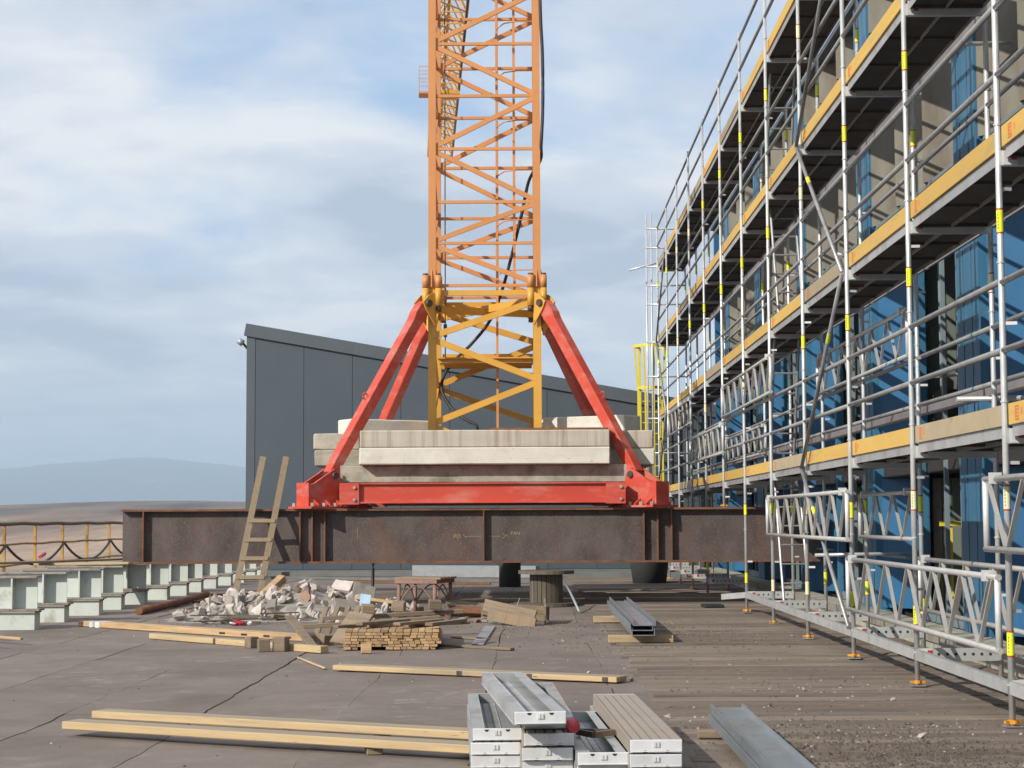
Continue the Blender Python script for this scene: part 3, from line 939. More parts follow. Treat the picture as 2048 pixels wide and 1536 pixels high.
def foot(fx, fy, sx, sy):
    """sx, sy point outward from the crane's centre."""
    f = MB()
    c = Vector((fx, fy, H0))

    def P(u, v, z):        # u along the outward diagonal, v across it
        d = Vector((sx, sy, 0)).normalized()
        e = Vector((-d.y, d.x, 0))
        q = c + d * u + e * v
        return C((q.x, q.y, H0 + z))
    base = MB()
    base.add([P(u, v, z) for z in (0.003, 0.04) for u, v in ((-0.42, -0.34), (0.40, -0.34), (0.40, 0.34), (-0.42, 0.34))],
             [(3, 2, 1, 0), (4, 5, 6, 7), (0, 1, 5, 4), (1, 2, 6, 5), (2, 3, 7, 6), (3, 0, 4, 7)])
    root = base.build('foot', RED, crane)
    for v in (-0.15, 0.15):                                       # two cheek plates
        poly = [(-0.36, 0.05), (0.30, 0.05), (0.30, 0.42), (0.20, 0.44), (-0.12, 0.62), (-0.25, 0.70), (-0.36, 0.64), (-0.40, 0.4)]
        n = len(poly)
        pts = [P(u, v - 0.02, z) for u, z in poly] + [P(u, v + 0.02, z) for u, z in poly]
        MB().add(pts, [tuple(range(n)), tuple(range(2 * n - 1, n - 1, -1))] + [(i, i + n, (i + 1) % n + n, (i + 1) % n) for i in range(n)]).build('cheek_plate', RED, root)
    MB().add([P(u, v, z) for z in (0.042, 0.45) for u, v in ((0.302, -0.17), (0.33, -0.17), (0.33, 0.17), (0.302, 0.17))],
             [(3, 2, 1, 0), (4, 5, 6, 7), (0, 1, 5, 4), (1, 2, 6, 5), (2, 3, 7, 6), (3, 0, 4, 7)]).build('end_plate', RED, root)
    for u in (-0.3, -0.05, 0.2):
        for v in (-1, 1):
            MB().add([P(u, v * 0.172, 0.042), P(u, v * 0.32, 0.042), P(u, v * 0.32, 0.07), P(u, v * 0.172, 0.16), P(u + 0.03, v * 0.172, 0.042), P(u + 0.03, v * 0.32, 0.042),
                      P(u + 0.03, v * 0.32, 0.07), P(u + 0.03, v * 0.172, 0.16)],
                     [(0, 1, 2, 3), (7, 6, 5, 4), (0, 4, 5, 1), (1, 5, 6, 2), (2, 6, 7, 3), (3, 7, 4, 0)]).build('rib', RED, root)
            MB().tube([P(u + 0.11, v * 0.26, 0.041), P(u + 0.11, v * 0.26, 0.10)], 0.035, 6).build('bolt', BOLT, root)
    MB().tube([P(-0.25, -0.21, 0.58), P(-0.25, 0.21, 0.58)], 0.06, 12).build('pin', PIN, root, True)
    return P(-0.25, 0, 0.58)


for fx, fy, sx, sy, (lx, ly) in ((FX0, FY0, -1, -1, legs[0]), (FX1, FY0, 1, -1, legs[1]), (FX0, FY1, -1, 1, legs[2]), (FX1, FY1, 1, 1, legs[3])):
    lo = Vector(foot(fx, fy, sx, sy))
    d2 = Vector((sx, sy, 0)).normalized()
    hi = Vector(C((lx, ly, 5.50))) + d2 * 0.20
    dirv = (hi - lo).normalized()
    e = Vector((-d2.y, d2.x, 0))
    up = e.cross(dirv)
    s = MB()
    prof = [(-0.06, 0.15, 0.14), (0.35, 0.19, 0.17), (1.5, 0.20, 0.20), (3.2, 0.20, 0.20)]
    Ltot = (hi - lo).length
    prof = [(0.02, 0.20, 0.17), (0.30, 0.20, 0.20), (Ltot * 0.5, 0.21, 0.21), (Ltot - 0.45, 0.21, 0.21), (Ltot - 0.3, 0.20, 0.27), (Ltot - 0.12, 0.20, 0.25), (Ltot + 0.04, 0.20, 0.13)]
    vs = []
    for t, wv, hv_ in prof:
        for i, j in ((-1, -1), (1, -1), (1, 1), (-1, 1)):
            vs.append(lo + dirv * t + e * wv / 2 * i + up * hv_ / 2 * j)
    n = len(prof)
    s.add(vs, [(q * 4 + k, q * 4 + (k + 1) % 4, q * 4 + 4 + (k + 1) % 4, q * 4 + 4 + k) for q in range(n - 1) for k in range(4)] + [(3, 2, 1, 0), tuple(range(4 * n - 4, 4 * n))])
    st = put('raking_strut', bevel(s.mesh('raking_strut', RED), 0.012), crane)
    for t in (0.42,):                                             # lifting eye
        q = lo + dirv * Ltot * t + up * 0.125 * (1 if up.z > 0 else -1)
        uu = up * (1 if up.z > 0 else -1)
        MB().tube([q - dirv * 0.05, q - dirv * 0.05 + uu * 0.06, q + uu * 0.09, q + dirv * 0.05 + uu * 0.06, q + dirv * 0.05], 0.014, 6).build('lifting_eye', RED, st)
    # yellow lug on the leg
    for v in (-1, 1):
        o = e * 0.125 * v
        poly = [Vector(C((lx, ly, 5.72))) + d2 * 0.05, Vector(C((lx, ly, 5.66))) + d2 * 0.2, Vector(C((lx, ly, 5.52))) + d2 * 0.34, Vector(C((lx, ly, 5.38))) + d2 * 0.27,
                Vector(C((lx, ly, 5.1))) + d2 * 0.05]
        m = len(poly)
        MB().add([p + o - e * 0.015 for p in poly] + [p + o + e * 0.015 for p in poly],
                 [tuple(range(m)), tuple(range(2 * m - 1, m - 1, -1))] + [(i, i + m, (i + 1) % m + m, (i + 1) % m) for i in range(m)]).build('lug', MASTY, crane)
    hp = Vector(C((lx, ly, 5.50))) + d2 * 0.22
    MB().tube([hp - e * 0.19, hp + e * 0.19], 0.065, 12).build('pin', PIN, crane, True)


def tie(p0, p1, up_side):
    d = (Vector((*p1, 0)) - Vector((*p0, 0))).normalized()
    m = MB()
    for z in (0.10, 0.43):
        m.bar(C((*p0, H0 + z + 0.0)), C((*p1, H0 + z)), 0.26, 0.024)
    m.bar(C((*p0, H0 + 0.265)), C((*p1, H0 + 0.265)), 0.15, 0.305)
    b = m.build('tie_beam', RED, crane)
    nr = Vector((-d.y, d.x, 0))
    for s_ in (0, 1):
        q = Vector((*p0, 0)) + d * 0.16 if s_ == 0 else Vector((*p1, 0)) - d * 0.16
        for v in (-1, 1):
            m = MB()
            w = nr * 0.142 * v
            m.bar(C(q + w - d * 0.17 + Vector((0, 0, H0 + 0.255))), C(q + w + d * 0.17 + Vector((0, 0, H0 + 0.255))), 0.024, 0.37)
            pt = m.build('splice_plate', RED, b)
            for z in (0.15, 0.36):
                c = q + w + Vector((0, 0, H0 + z)) + d * 0.09
                MB().tube([C(c + nr * 0.013 * v), C(c + nr * 0.045 * v)], 0.028, 6).build('bolt', BOLT, pt)
    return b


tie((FX0 + 0.42, FY0 - 0.12), (FX1 - 0.42, FY0 - 0.12), 0)
tie((FX0 + 0.42, FY1), (FX1 - 0.42, FY1), 0)
tie((FX0, FY0 + 0.42), (FX0, FY1 - 0.42), 0)
tie((FX1, FY0 + 0.42), (FX1, FY1 - 0.42), 0)

# slewing top and jib pointing away from the camera
ctube('slewing_ring', [(CX, CY, 20.2), (CX, CY, 20.6)], 1.2, MASTY, 24)
jib = bpy.data.objects.new('jib', None)
col.objects.link(jib)
jib.parent = crane
ja = math.atan2(1.75, 27.0)
jib.location = C((CX, CY, 20.75))
jib.rotation_euler = rotz(ja)
JW, JH, JL = 0.62, 1.15, 59.5
for sx in (-1, 1):
    MB().box(sx * JW - 0.06, sx * JW + 0.06, -1, JL, -0.06, 0.06).build('chord', MASTY, jib)
MB().box(-0.06, 0.06, -1, JL, JH - 0.06, JH + 0.06).build('chord', MASTY, jib)
nj = 38
for k in range(nj):
    y0, y1 = -0.9 + k * (JL + 0.9) / nj, -0.9 + (k + 1) * (JL + 0.9) / nj
    ym = (y0 + y1) / 2
    b = MB()
    b.bar((-JW, y0, 0), (JW, y0, 0), 0.05, 0.05)
    b.bar((-JW, y0, 0), (JW, y1, 0), 0.045, 0.045)
    for sx in (-1, 1):
        b.bar((sx * JW, y0, 0.03), (0, ym, JH - 0.03), 0.045, 0.045)
        b.bar((0, ym, JH - 0.03), (sx * JW, y1, 0.03), 0.045, 0.045)
    b.build('lattice_panel', MASTY, jib)
bk = MB()
for zq in (0.0, 0.45, 0.8, 1.15):
    for a, b_ in (((-1.15, 44.6), (-0.62, 44.6)), ((-1.15, 45.4), (-0.62, 45.4)), ((-1.15, 44.6), (-1.15, 45.4))):
        bk.bar((*a, zq - 0.15), (*b_, zq - 0.15), 0.025, 0.025)
for a in ((-1.15, 44.6), (-0.7, 44.6), (-1.15, 45.4), (-0.7, 45.4)):
    bk.bar((*a, -0.2), (*a, 1.0), 0.03, 0.03, (0, 1, 0))
bk.box(-1.17, -0.6, 44.55, 45.45, -0.24, -0.16)
bk.build('service_basket', MASTO, jib)
tr = MB().box(-0.5, 0.66, 44.3, 45.5, -0.30, -0.12).build('trolley', MASTY, jib)
ctube('chord_shade_line', [(-2.02, 62, 20.62), (-3.86, 91, 20.6)], 0.03, RUBBER, 6)  # dark line added to stand for the jib chord's shaded edge

# ------------------------------------------------------------------ ballast blocks
def block(label, cx, cy, z, sx, sy, sz, mat, rot=0.0, seed=1, chip=0.006):
    me = MB().box(-sx / 2, sx / 2, -sy / 2, sy / 2, 0, sz).mesh('ballast_block', mat)
    bevel(me, 0.018, 1, chip, seed, cuts=6)
    o = put('ballast_block', me, None, (cx, cy, z), rotz(rot))
    return tag(o, label, 'concrete block', 'concrete ballast blocks on the crane base')


ZB = H0 + 0.445
block('dark mossy ballast slab lying lowest behind the red front beam', -0.82, 31.95, ZB, 5.1, 1.25, 0.315, CONCM, 0, 2)
block('rear ballast slab lying lowest on the far side of the crane base', -0.82, 36.1, ZB, 5.1, 1.25, 0.315, CONCM, 0, 3)
z2 = ZB + 0.318
block('white lower front ballast slab with a rust stain', -0.78, 31.72, z2, 4.38, 1.3, 0.295, CONC, 0, 4)
block('upper front ballast slab with brown vertical streaks', -0.78, 31.72, z2 + 0.298, 4.37, 1.3, 0.30, CONCS, 0.003, 5)
block('lower weathered ballast slab on the left flank of the crane mast', -3.23, 34.05, z2 + 0.002, 1.25, 4.3, 0.295, CONCM, 0, 6, 0.009)
block('upper weathered ballast slab on the left flank of the crane mast', -3.25, 34.05, z2 + 0.30, 1.27, 4.3, 0.29, CONCM, 0.006, 7, 0.009)
block('lower pale ballast slab on the right flank of the crane mast', 1.62, 34.05, z2 + 0.002, 1.25, 4.3, 0.295, CONC, 0, 8)
block('upper pale ballast slab on the right flank of the crane mast', 1.60, 34.05, z2 + 0.30, 1.27, 4.3, 0.32, CONCS, -0.006, 9)
block('lower rear ballast slab across the far side of the crane mast', -0.78, 36.3, z2 + 0.001, 3.5, 1.3, 0.295, CONC, 0, 10)
block('upper rear ballast slab across the far side of the crane mast', -0.78, 36.3, z2 + 0.30, 3.5, 1.3, 0.29, CONC, 0, 11)
zt = z2 + 0.605
block('top left ballast block set diagonally with its end in sun', -2.62, 33.55, zt, 1.9, 0.62, 0.30, CONC, R(33), 12)
block('top right ballast block set diagonally with its face in sun', 1.12, 33.55, zt + 0.022, 1.9, 0.62, 0.33, CONC, R(-33), 13)
tag(MB().box(-1.05, 1.05, -0.18, 0.18, 0, 0.045).build('loose_board', RUSTO, None, loc=(0.34, 31.55, z2 + 0.606), rot=rotz(0.01)), 'flat brown board lying on top of the streaked ballast slab', 'board')

# ------------------------------------------------------------------ scaffold
OX, IX, BL = 3.39, 4.12, 3.07
scaf = thing('scaffold', 'galvanised steel scaffold with yellow toe boards along the blue building', 'scaffold', (OX, 12.7, 0))
Y0 = 12.7
DECK = [2.15, 4.15, 6.13, 8.10]
NB = (-1, 11)


def slocal(x, y, z):
    return (x - OX, y - Y0, z)


rail_me = MB().tube([(0, 0.03, 0), (0, BL - 0.03, 0)], 0.0235, 10).mesh('guard_rail', RAIL, True)
deck_m = MB()
dw = 0.325
deck_m.box(-dw / 2 + 0.004, dw / 2 - 0.004, 0.05, BL - 0.05, -0.05, 0.0)
for yy in (0.06, 1.0, 2.0, BL - 0.06):
    deck_m.box(-dw / 2 + 0.006, dw / 2 - 0.006, yy - 0.02, yy + 0.02, -0.075, -0.0505)
deck_me = deck_m.mesh('deck_plank', DECKP)
edge_me2 = [MB().box(-0.003, 0.003, 0.05, BL - 0.05, -0.085, 0.001).mesh('deck_edge', GALVD)]
toe_me = [MB().box(-0.014, 0.014, 0.03, BL - 0.03, 0.0, 0.15).mesh('toe_board', m) for m in (TOE, TOE, TOEO)]
toei_me = MB().box(-0.014, 0.014, 0.03, BL - 0.03, 0.0, 0.15).mesh('inner_toe_board', TOEI)
stamp_m = MB()
for (a, b, c, d) in ((0, 0.09, 0, 0.008), (0, 0.09, 0.092, 0.1), (0, 0.008, 0, 0.1), (0.082, 0.09, 0, 0.1), (0.018, 0.03, 0.018, 0.08), (0.03, 0.07, 0.018, 0.03),
                     (0.03, 0.07, 0.068, 0.08), (0.03, 0.06, 0.044, 0.054), (0.15, 0.156, 0.03, 0.08), (0.175, 0.181, 0.03, 0.08)):
    stamp_m.box(-0.0012, 0.0012, -a, -b, c, d) if False else stamp_m.box(-0.0012, 0.0012, min(-a, -b), max(-a, -b), c, d)
stamp_me = stamp_m.mesh('stamp', STAMP)
clip_me = MB().box(-0.006, 0.006, -0.045, 0.045, 0, 0.1).box(-0.006, 0.006, -0.008, 0.008, -0.06, 0.0).mesh('toe_board_clip', GALVD)
tr_m = MB()
tr_m.box(0.0, IX - OX, -0.025, -0.019, -0.055, 0.055)
tr_m.box(0.0, IX - OX, 0.019, 0.025, -0.055, 0.055)
tr_m.box(0.0, IX - OX, -0.0185, 0.0185, -0.055, -0.049)
transom_me = tr_m.mesh('transom', GALV)
hole_m = MB()
for k in range(8):
    hx = 0.09 + 0.075 * k
    hole_m.tube([(hx, -0.0268, 0.005), (hx, -0.0254, 0.005)], 0.014, 8)
hole_me = hole_m.mesh('transom_hole', INK)
tag_me = MB().box(0.075, 0.115, -0.0125, -0.0105, -0.025, 0.03).mesh('red_wedge', REDTAG)
head_me = MB().box(0.026, 0.13, -0.030, 0.030, -0.060, 0.040).mesh('transom_head', GALVW)
ros_me = MB().tube([(0, 0, -0.006), (0, 0, 0.006)], 0.031, 10).mesh('rosette', GALV)
wedge_me = MB().box(0.02, 0.10, -0.008, 0.008, -0.012, 0.012).mesh('wedge', GALVW)
jack_m = MB().tube([(0, 0, 0.038), (0, 0, 0.066)], 0.033, 10)
for a in (0, 90):
    jack_m.bar((-0.065 if a == 0 else 0, 0 if a == 0 else -0.045, 0.052), (0.065 if a == 0 else 0, 0 if a == 0 else 0.045, 0.052), 0.022, 0.02)
jack_me = jack_m.mesh('jack_nut', JACK)
plate_me = MB().box(-0.06, 0.06, -0.06, 0.06, 0.03, 0.036).tube([(0, 0, 0.037), (0, 0, 0.2)], 0.019, 8).mesh('base_plate', GALVD)
stick_me = MB().tube([(0, 0, -0.08), (0, 0, 0.08)], 0.0255, 12, False).mesh('sticker', STICK, True)
stickp_me = MB().tube([(0, 0, -0.08), (0, 0, 0.08)], 0.0255, 12, False).mesh('sticker', STICKP, True)
stickr_m = MB().tube([(0, 0, -0.006), (0, 0, 0.006)], 0.0258, 12, False)
stickr_me = stickr_m.mesh('sticker_border', STICKR, True)
ink_m = MB()
for k in range(5):
    for a in (math.pi * 1.25,):
        ink_m.box(-0.021, -0.017, -0.0215, -0.0205, -0.06 + 0.024 * k, -0.045 + 0.024 * k)
ink_me = ink_m.mesh('sticker_print', INK)


def sput(name, me, x, y, z, parent=None, rot=None):
    return put(name, me, parent or scaf, (x, y, z) if parent else slocal(x, y, z), rot)


srng = random.Random(21)
for i in range(NB[0], NB[1] + 1):
    y = Y0 + BL * i
    for side, x in ((0, OX), (1, IX)):
        zb = 0.03
        on_girder = abs(y - 31.1) < 0.2
        if on_girder and x < 5.0:
            zb = 1.69
        top = 9.25 if side == 0 else 9.25
        zs = zb + 0.055
        st = MB().tube([(0, 0, zs), (0, 0, 2.3), (0, 0, 2.32), (0, 0, top)], 0.0242, 12).build('standard', GALV, scaf, True, loc=slocal(x, y, 0))
        put('base_plate', plate_me, st, (0, 0, zb - 0.03))
        put('jack_nut', jack_me, st, (0, 0, zb - 0.02), rotz(srng.uniform(-0.4, 0.4)))
        zr = 0.32
        while zr < top:
            if zr > zs:
                put('rosette', ros_me, st, (0, 0, zr))
            zr += 1.0
        for zz_ in (0.62, 1.61, 3.62, 5.55, 7.55):
            if zz_ < zs + 0.1 or (side == 1 and srng.random() < 0.35):
                continue
            zj = zz_ + srng.uniform(-0.06, 0.06)
            s1 = put('sticker', stick_me if srng.random() < 0.72 else stickp_me, st, (0, 0, zj), rotz(srng.uniform(-1, 1)))
            put('sticker_border', stickr_me, st, (0, 0, zj - 0.086))
            put('sticker_border', stickr_me, st, (0, 0, zj + 0.086))
            if i < 3 and side == 0:
                put('sticker_print', ink_me, st, (0, 0, zj))
        for zz_ in (0.85, 1.9, 2.9, 3.9, 5.3, 7.2):
            if zz_ > zs:
                put('wedge', wedge_me, st, (0.0, 0, zz_ + srng.uniform(-0.05, 0.05)), rotz(srng.uniform(-0.3, 0.5)))
    # transoms
    for z in [0.30] + [d - 0.075 for d in DECK]:
        if z < 1 and abs(y - 31.1) < 0.3:
            continue
        t = sput('transom', transom_me, OX, y, z)
        put('transom_head', head_me, t, (0, 0, 0.01))
        put('red_wedge', tag_me, t, (0.01, -0.0215, 0.01))
        if z < 1:
            put('transom_hole', hole_me, t, (0.02, 0, 0))
rail_levels_o = [(d + 0.5) for d in DECK] + [(d + 1.0) for d in DECK]
for i in range(NB[0], NB[1]):
    y = Y0 + BL * i
    for z in rail_levels_o:
        sput('guard_rail', rail_me, OX - 0.0, y, z + srng.uniform(0.02, 0.04))
    for d in DECK[:3]:
        for dz in (0.5, 1.0):
            sput('inner_guard_rail', rail_me, IX, y, d + dz + 0.03)
    for d in DECK:
        for xx in (OX + 0.205, OX + 0.535):
            dp = sput('deck_plank', deck_me, xx, y, d + srng.uniform(-0.003, 0.003))
            put('deck_edge', edge_me2[0], dp, (-dw / 2, 0, 0))
            put('deck_edge', edge_me2[0], dp, (dw / 2, 0, 0))
        tb = sput('toe_board', toe_me[srng.choice((0, 1, 1, 0, 2))], OX + 0.032, y, d + 0.004)
        put('stamp', stamp_me, tb, (-0.0155, 2.86, 0.025))
        put('toe_board_clip', clip_me, tb, (-0.02, 0.08, 0.03))
        if d < 7:
            sput('inner_toe_board', toei_me, IX + 0.13, y, (d + 0.44) if d < 3 else d - 0.01)
    # U-shaped bottom ledger on the outside
    if y < 27.5:
        sput('base_ledger', MB().box(-0.022, 0.022, 0.03, BL - 0.03, -0.045, 0.045).mesh('base_ledger', GALV), OX, y, 0.30)
sput('base_ledger', MB().bar((0, 0, 0), (-0.3, 0.75, -0.06), 0.044, 0.09).mesh('base_ledger', GALV), OX, Y0 + BL * 5, 0.30)


def lattice(x, ya, yb, zt_, zb_):
    p = slocal(x, ya, zb_)
    L, H = yb - ya, zt_ - zb_
    o = MB().tube([(0, 0, 0), (0, L, 0)], 0.0242, 10).build('lattice_beam', ALU, scaf, True, loc=p)
    MB().tube([(0, 0, H), (0, L, H)], 0.0242, 10).build('top_chord', ALU, o, True)
    for yy in (0.03, L - 0.03):
        MB().tube([(0, yy, 0), (0, yy, H)], 0.024, 10).build('end_post', GALVW, o, True)
    nn = max(2, int(round(L / 0.95)))
    s = (L - 0.2) / nn
    for k in range(nn):
        a = 0.1 + k * s
        MB().bar((0, a + 0.05, H - 0.02), (0, a + s / 2 - 0.02, 0.02), 0.018, 0.03, (1, 0, 0)).build('lacing', ALU, o)
        MB().bar((0, a + s / 2 + 0.04, 0.02), (0, a + s - 0.02, H - 0.02), 0.018, 0.03, (1, 0, 0)).build('lacing', ALU, o)
    for yy in (0.3, L - 0.3):
        MB().box(-0.04, 0.04, yy - 0.03, yy + 0.03, H - 0.035, H + 0.045).build('coupler', GALVW, o)
    return o


lattice(OX - 0.08, 18.6, 24.9, 1.77, 1.27)
lattice(IX - 0.06, 18.9, 22.0, 1.77, 1.27)
lattice(OX - 0.06, 12.75, 18.8, 1.07, 0.55)
lattice(IX - 0.06, 12.75, 18.7, 1.07, 0.55)
lattice(OX - 0.08, 7.0, 13.0, 1.77, 1.27)
lattice(IX - 0.06, 7.2, 13.1, 1.0, 0.5)
lattice(OX - 0.08, 24.3, 30.5, 3.72, 3.22)
lattice(IX - 0.08, 18.9, 24.9, 3.72, 3.22)
lattice(OX - 0.08, 30.4, 36.6, 3.10, 2.62)
lattice(IX - 0.08, 30.4, 36.6, 3.10, 2.62)
lattice(OX - 0.08, 36.4, 42.4, 3.95, 3.45)


def brace(i0, z0, i1, z1, x=OX - 0.05):
    p0, p1 = (x - OX, BL * i0, z0), (x - OX, BL * i1, z1)
    b = MB().tube([p0, p1], 0.0235, 10).build('diagonal_brace', RAIL, scaf, True)
    d = Vector(p1) - Vector(p0)
    c = Vector(p0) + d * (0.3 if z0 > z1 else 0.7)
    u = d.normalized()
    MB().tube([c - u * 0.08, c + u * 0.08], 0.0255, 10).build('sticker', STICK, b)


zz4 = [0.35, 2.1, 4.1, 6.1, 8.05]
for i in (2, 10):
    for k in range(4):
        brace(i + (k % 2), zz4[k], i + 1 - (k % 2), zz4[k + 1])
# access ladders inside the sixth bay
for k, (za, zb_) in enumerate(((0.3, 2.2), (2.17, 4.2), (4.17, 6.2), (6.15, 8.15))):
    ya, yb = (25.35, 26.2) if k % 2 == 0 else (26.7, 25.9)
    lo_ = sput('access_ladder', MB().tube([(0, 0, 0), (0, yb - ya, zb_ - za)], 0.02, 8).mesh('access_ladder', RAIL), OX + 0.20, ya, za)
    MB().tube([(0.36, 0, 0), (0.36, yb - ya, zb_ - za)], 0.02, 8).build('rail', RAIL, lo_)
    for q in range(1, 7):
        t = q / 7
        MB().tube([(0.01, (yb - ya) * t, (zb_ - za) * t), (0.35, (yb - ya) * t, (zb_ - za) * t)], 0.014, 6).build('rung', RAIL, lo_)
# the end of the run: short tubes turning the corner
ye = Y0 + BL * NB[1]
for xx in (OX - 0.25, OX - 0.12):
    MB().tube([(xx - OX, ye - Y0 + 0.5, 0.1), (xx - OX, ye - Y0 + 0.5, 9.6)], 0.0242, 10).build('standard', GALV, scaf, True)
for z in (2.1, 3.2, 4.1, 5.2, 6.1, 7.1, 7.6, 8.1, 8.6, 9.1):
    MB().tube([(-0.3, ye - Y0, z), (0.73, ye - Y0, z)], 0.0235, 8).build('end_guard_rail', GALV, scaf, True)
MB().tube([(-0.75, ye - Y0 + 0.1, 8.02), (0.1, ye - Y0 + 0.2, 8.25)], 0.0242, 8).build('end_tube', GALV, scaf, True)
for yy, z in ((15.9, 2.55), (12.9, 2.6), (24.0, 1.0), (21.9, 4.75), (19.0, 6.6)):
    MB().tube([(IX - OX - 0.3, yy - Y0, z), (BX - OX + 0.3, yy - Y0, z + 0.02)], 0.0242, 8).build('wall_tie', GALV, scaf, True)

# ------------------------------------------------------------------ timbers and boards
def timber(name, label, cat, p0, p1, w, h, mat, z0=0.012, group=None, z1=None, bev=0.006):
    """A squared timber lying from p0 to p1 (ground points of its axis)."""
    a, b = Vector((*p0, z0)), Vector((*p1, z0 if z1 is None else z1))
    d = b - a
    L = d.length
    me = bevel(MB().box(0, L, -w / 2, w / 2, 0, h).mesh(name, mat), bev)
    o = put(name, me, None, a, (0, -math.asin(d.z / L), math.atan2(d.y, d.x)))
    return tag(o, label, cat, group)


tg = 'long yellow timbers lying on the roof'
ta = timber('timber', 'long yellow timber in the foreground, the farther of the two side by side', 'timber', (-3.17, 13.21), (-0.30, 11.84), 0.19, 0.055, WOODY, 0.06, tg)
tb_ = timber('timber', 'long yellow timber in the foreground, the nearer of the two side by side', 'timber', (-3.21, 12.53), (-0.30, 11.14), 0.19, 0.055, WOODY, 0.06, tg)
tc_ = timber('timber', 'long yellow timber lying across the middle of the roof before the rubble', 'timber', (-1.90, 17.79), (0.83, 16.33), 0.22, 0.05, WOODY, 0.022, tg)
for (x, y, lab) in ((-1.0, 12.18, 'small packing block under the right part of the farther foreground timber'), (-1.0, 11.48, 'small packing block under the right part of the nearer foreground timber')):
    tag(put('packing_block', bevel(MB().box(-0.05, 0.05, -0.07, 0.07, 0, 0.044).mesh('packing_block', WOODG), 0.004), None, (x, y, 0.014), rotz(0.2)), lab, 'wood block', 'packing blocks under timbers')
for o, ks in ((tc_, (1.45, 2.2, 2.98)),):
    for k in ks:
        MB().box(k - 0.03, k + 0.03, -0.1125, -0.1105, 0.005, 0.046).build('dark_clip', PIN, o)
td = timber('slotted_timber', 'brown timber with dark slots and a painted end, left of the rubble', 'timber', (-6.31, 25.38), (-2.45, 21.82), 0.24, 0.075, WOODE, 0.014)
for k in (3.3, 3.75, 4.2, 4.62):
    MB().box(k - 0.06, k + 0.06, -0.1225, -0.1205, 0.024, 0.05).build('slot', INK, td)
MB().box(0.28, 0.36, -0.1215, 0.1215, -0.002, 0.077).build('blue_band', PALEB, td)
MB().box(0.42, 0.52, -0.1215, 0.1215, -0.002, 0.077).build('white_band', CLOTHW, td)
timber('timber', 'short pale timber in front of the slotted timber', 'timber', (-4.75, 22.62), (-3.77, 21.64), 0.16, 0.07, WOODY, 0.014, tg)
timber('timber', 'pale timber ending at the small wooden blocks', 'timber', (-3.73, 21.58), (-2.9, 20.75), 0.16, 0.07, WOODY, 0.014, tg)
timber('timber', 'pale timber with a dark end between the blocks and the plank stack', 'timber', (-2.75, 20.5), (-2.3, 20.06), 0.12, 0.08, WOODY, 0.014, tg)
for k, (x, y, s, r) in enumerate(((-3.02, 20.3, 0.13, 0.3), (-2.83, 20.35, 0.15, -0.25), (-3.25, 20.9, 0.12, 0.8))):
    lab = ['square wooden block, the front left one of the three', 'square wooden block, the taller right one of the three', 'square wooden block behind, touching the pale timber'][k]
    o = put('wood_block', bevel(MB().box(-s / 2, s / 2, -s / 2, s / 2, 0, s * 1.08).mesh('wood_block', WOODG), 0.006), None, (x, y, 0.014), rotz(r))
    tag(o, lab, 'wood block', 'wooden blocks beside the plank stack')
o = put('wood_block', bevel(MB().box(-0.06, 0.06, -0.06, 0.06, 0, 0.10).mesh('wood_block', WOODE), 0.006), None, (-1.83, 20.02, 0.014), rotz(0.1))
tag(o, 'small wooden block in front of the plank stack', 'wood block', 'wooden blocks beside the plank stack')
timber('timber', 'thin pale timber right of the plank stack', 'timber', (-1.1, 21.1), (-0.2, 20.35), 0.08, 0.03, WOODG, 0.014)
timber('flat_board', 'flat grey brown board right of the plank stack on the roof', 'board', (-0.95, 22.6), (-0.55, 22.1), 0.14, 0.02, WOODG, 0.014)
timber('flat_board', 'thin pale batten beside the middle long timber', 'board', (-2.5, 19.3), (-2.05, 17.9), 0.03, 0.02, WOODY, 0.014)
timber('flat_board', 'board lying on top of the pale steel beams at the left', 'board', (-8.4, 30.35), (-6.75, 30.2), 0.25, 0.04, WOODY, 0.745, None, 0.765)
timber('flat_board', 'long weathered board on the steel beams under the girder end', 'board', (-9.6, 27.9), (-7.0, 32.2), 0.24, 0.035, WOODG, 0.79, None, 0.80)
st = random.Random(3)
for k in range(6):
    a = (-6.95 + st.uniform(-0.4, 0.3), 22.4 + st.uniform(-1.2, 0.8))
    o = timber('stick', 'thin wooden stick in the small heap at the left edge', 'stick', (a[0] - 0.9, a[1] + st.uniform(0.1, 0.9)), (a[0] + st.uniform(0.3, 0.8), a[1] - st.uniform(0.3, 0.8)),
               0.045, 0.028, WOODE, 0.014 + 0.03 * k, 'sticks at the left edge', bev=0.003)
# rusty pipe
tag(MB().tube([(-6.17, 28.2, 0.075), (-6.1, 31, 0.08), (-6.2, 34.3, 0.085)], 0.06, 12).build('rusty_pipe', RUSTO, None, True), 'rusty brown pipe lying beside the ends of the pale beams', 'pipe')
for k, (x0, y0, x1, y1) in enumerate(((-6.0, 32.0, -5.0, 33.2), (-5.8, 30.9, -4.7, 31.6), (-6.3, 35.0, -4.6, 36.6))):
    timber('rusty_bar', ['rusty flat bar lying left of the ladder foot', 'rusty flat bar nearest the ladder foot', 'rusty flat bar behind the ladder under the girder'][k], 'steel bar',
           (x0, y0), (x1, y1), 0.16, 0.05, RUSTO, 0.014)

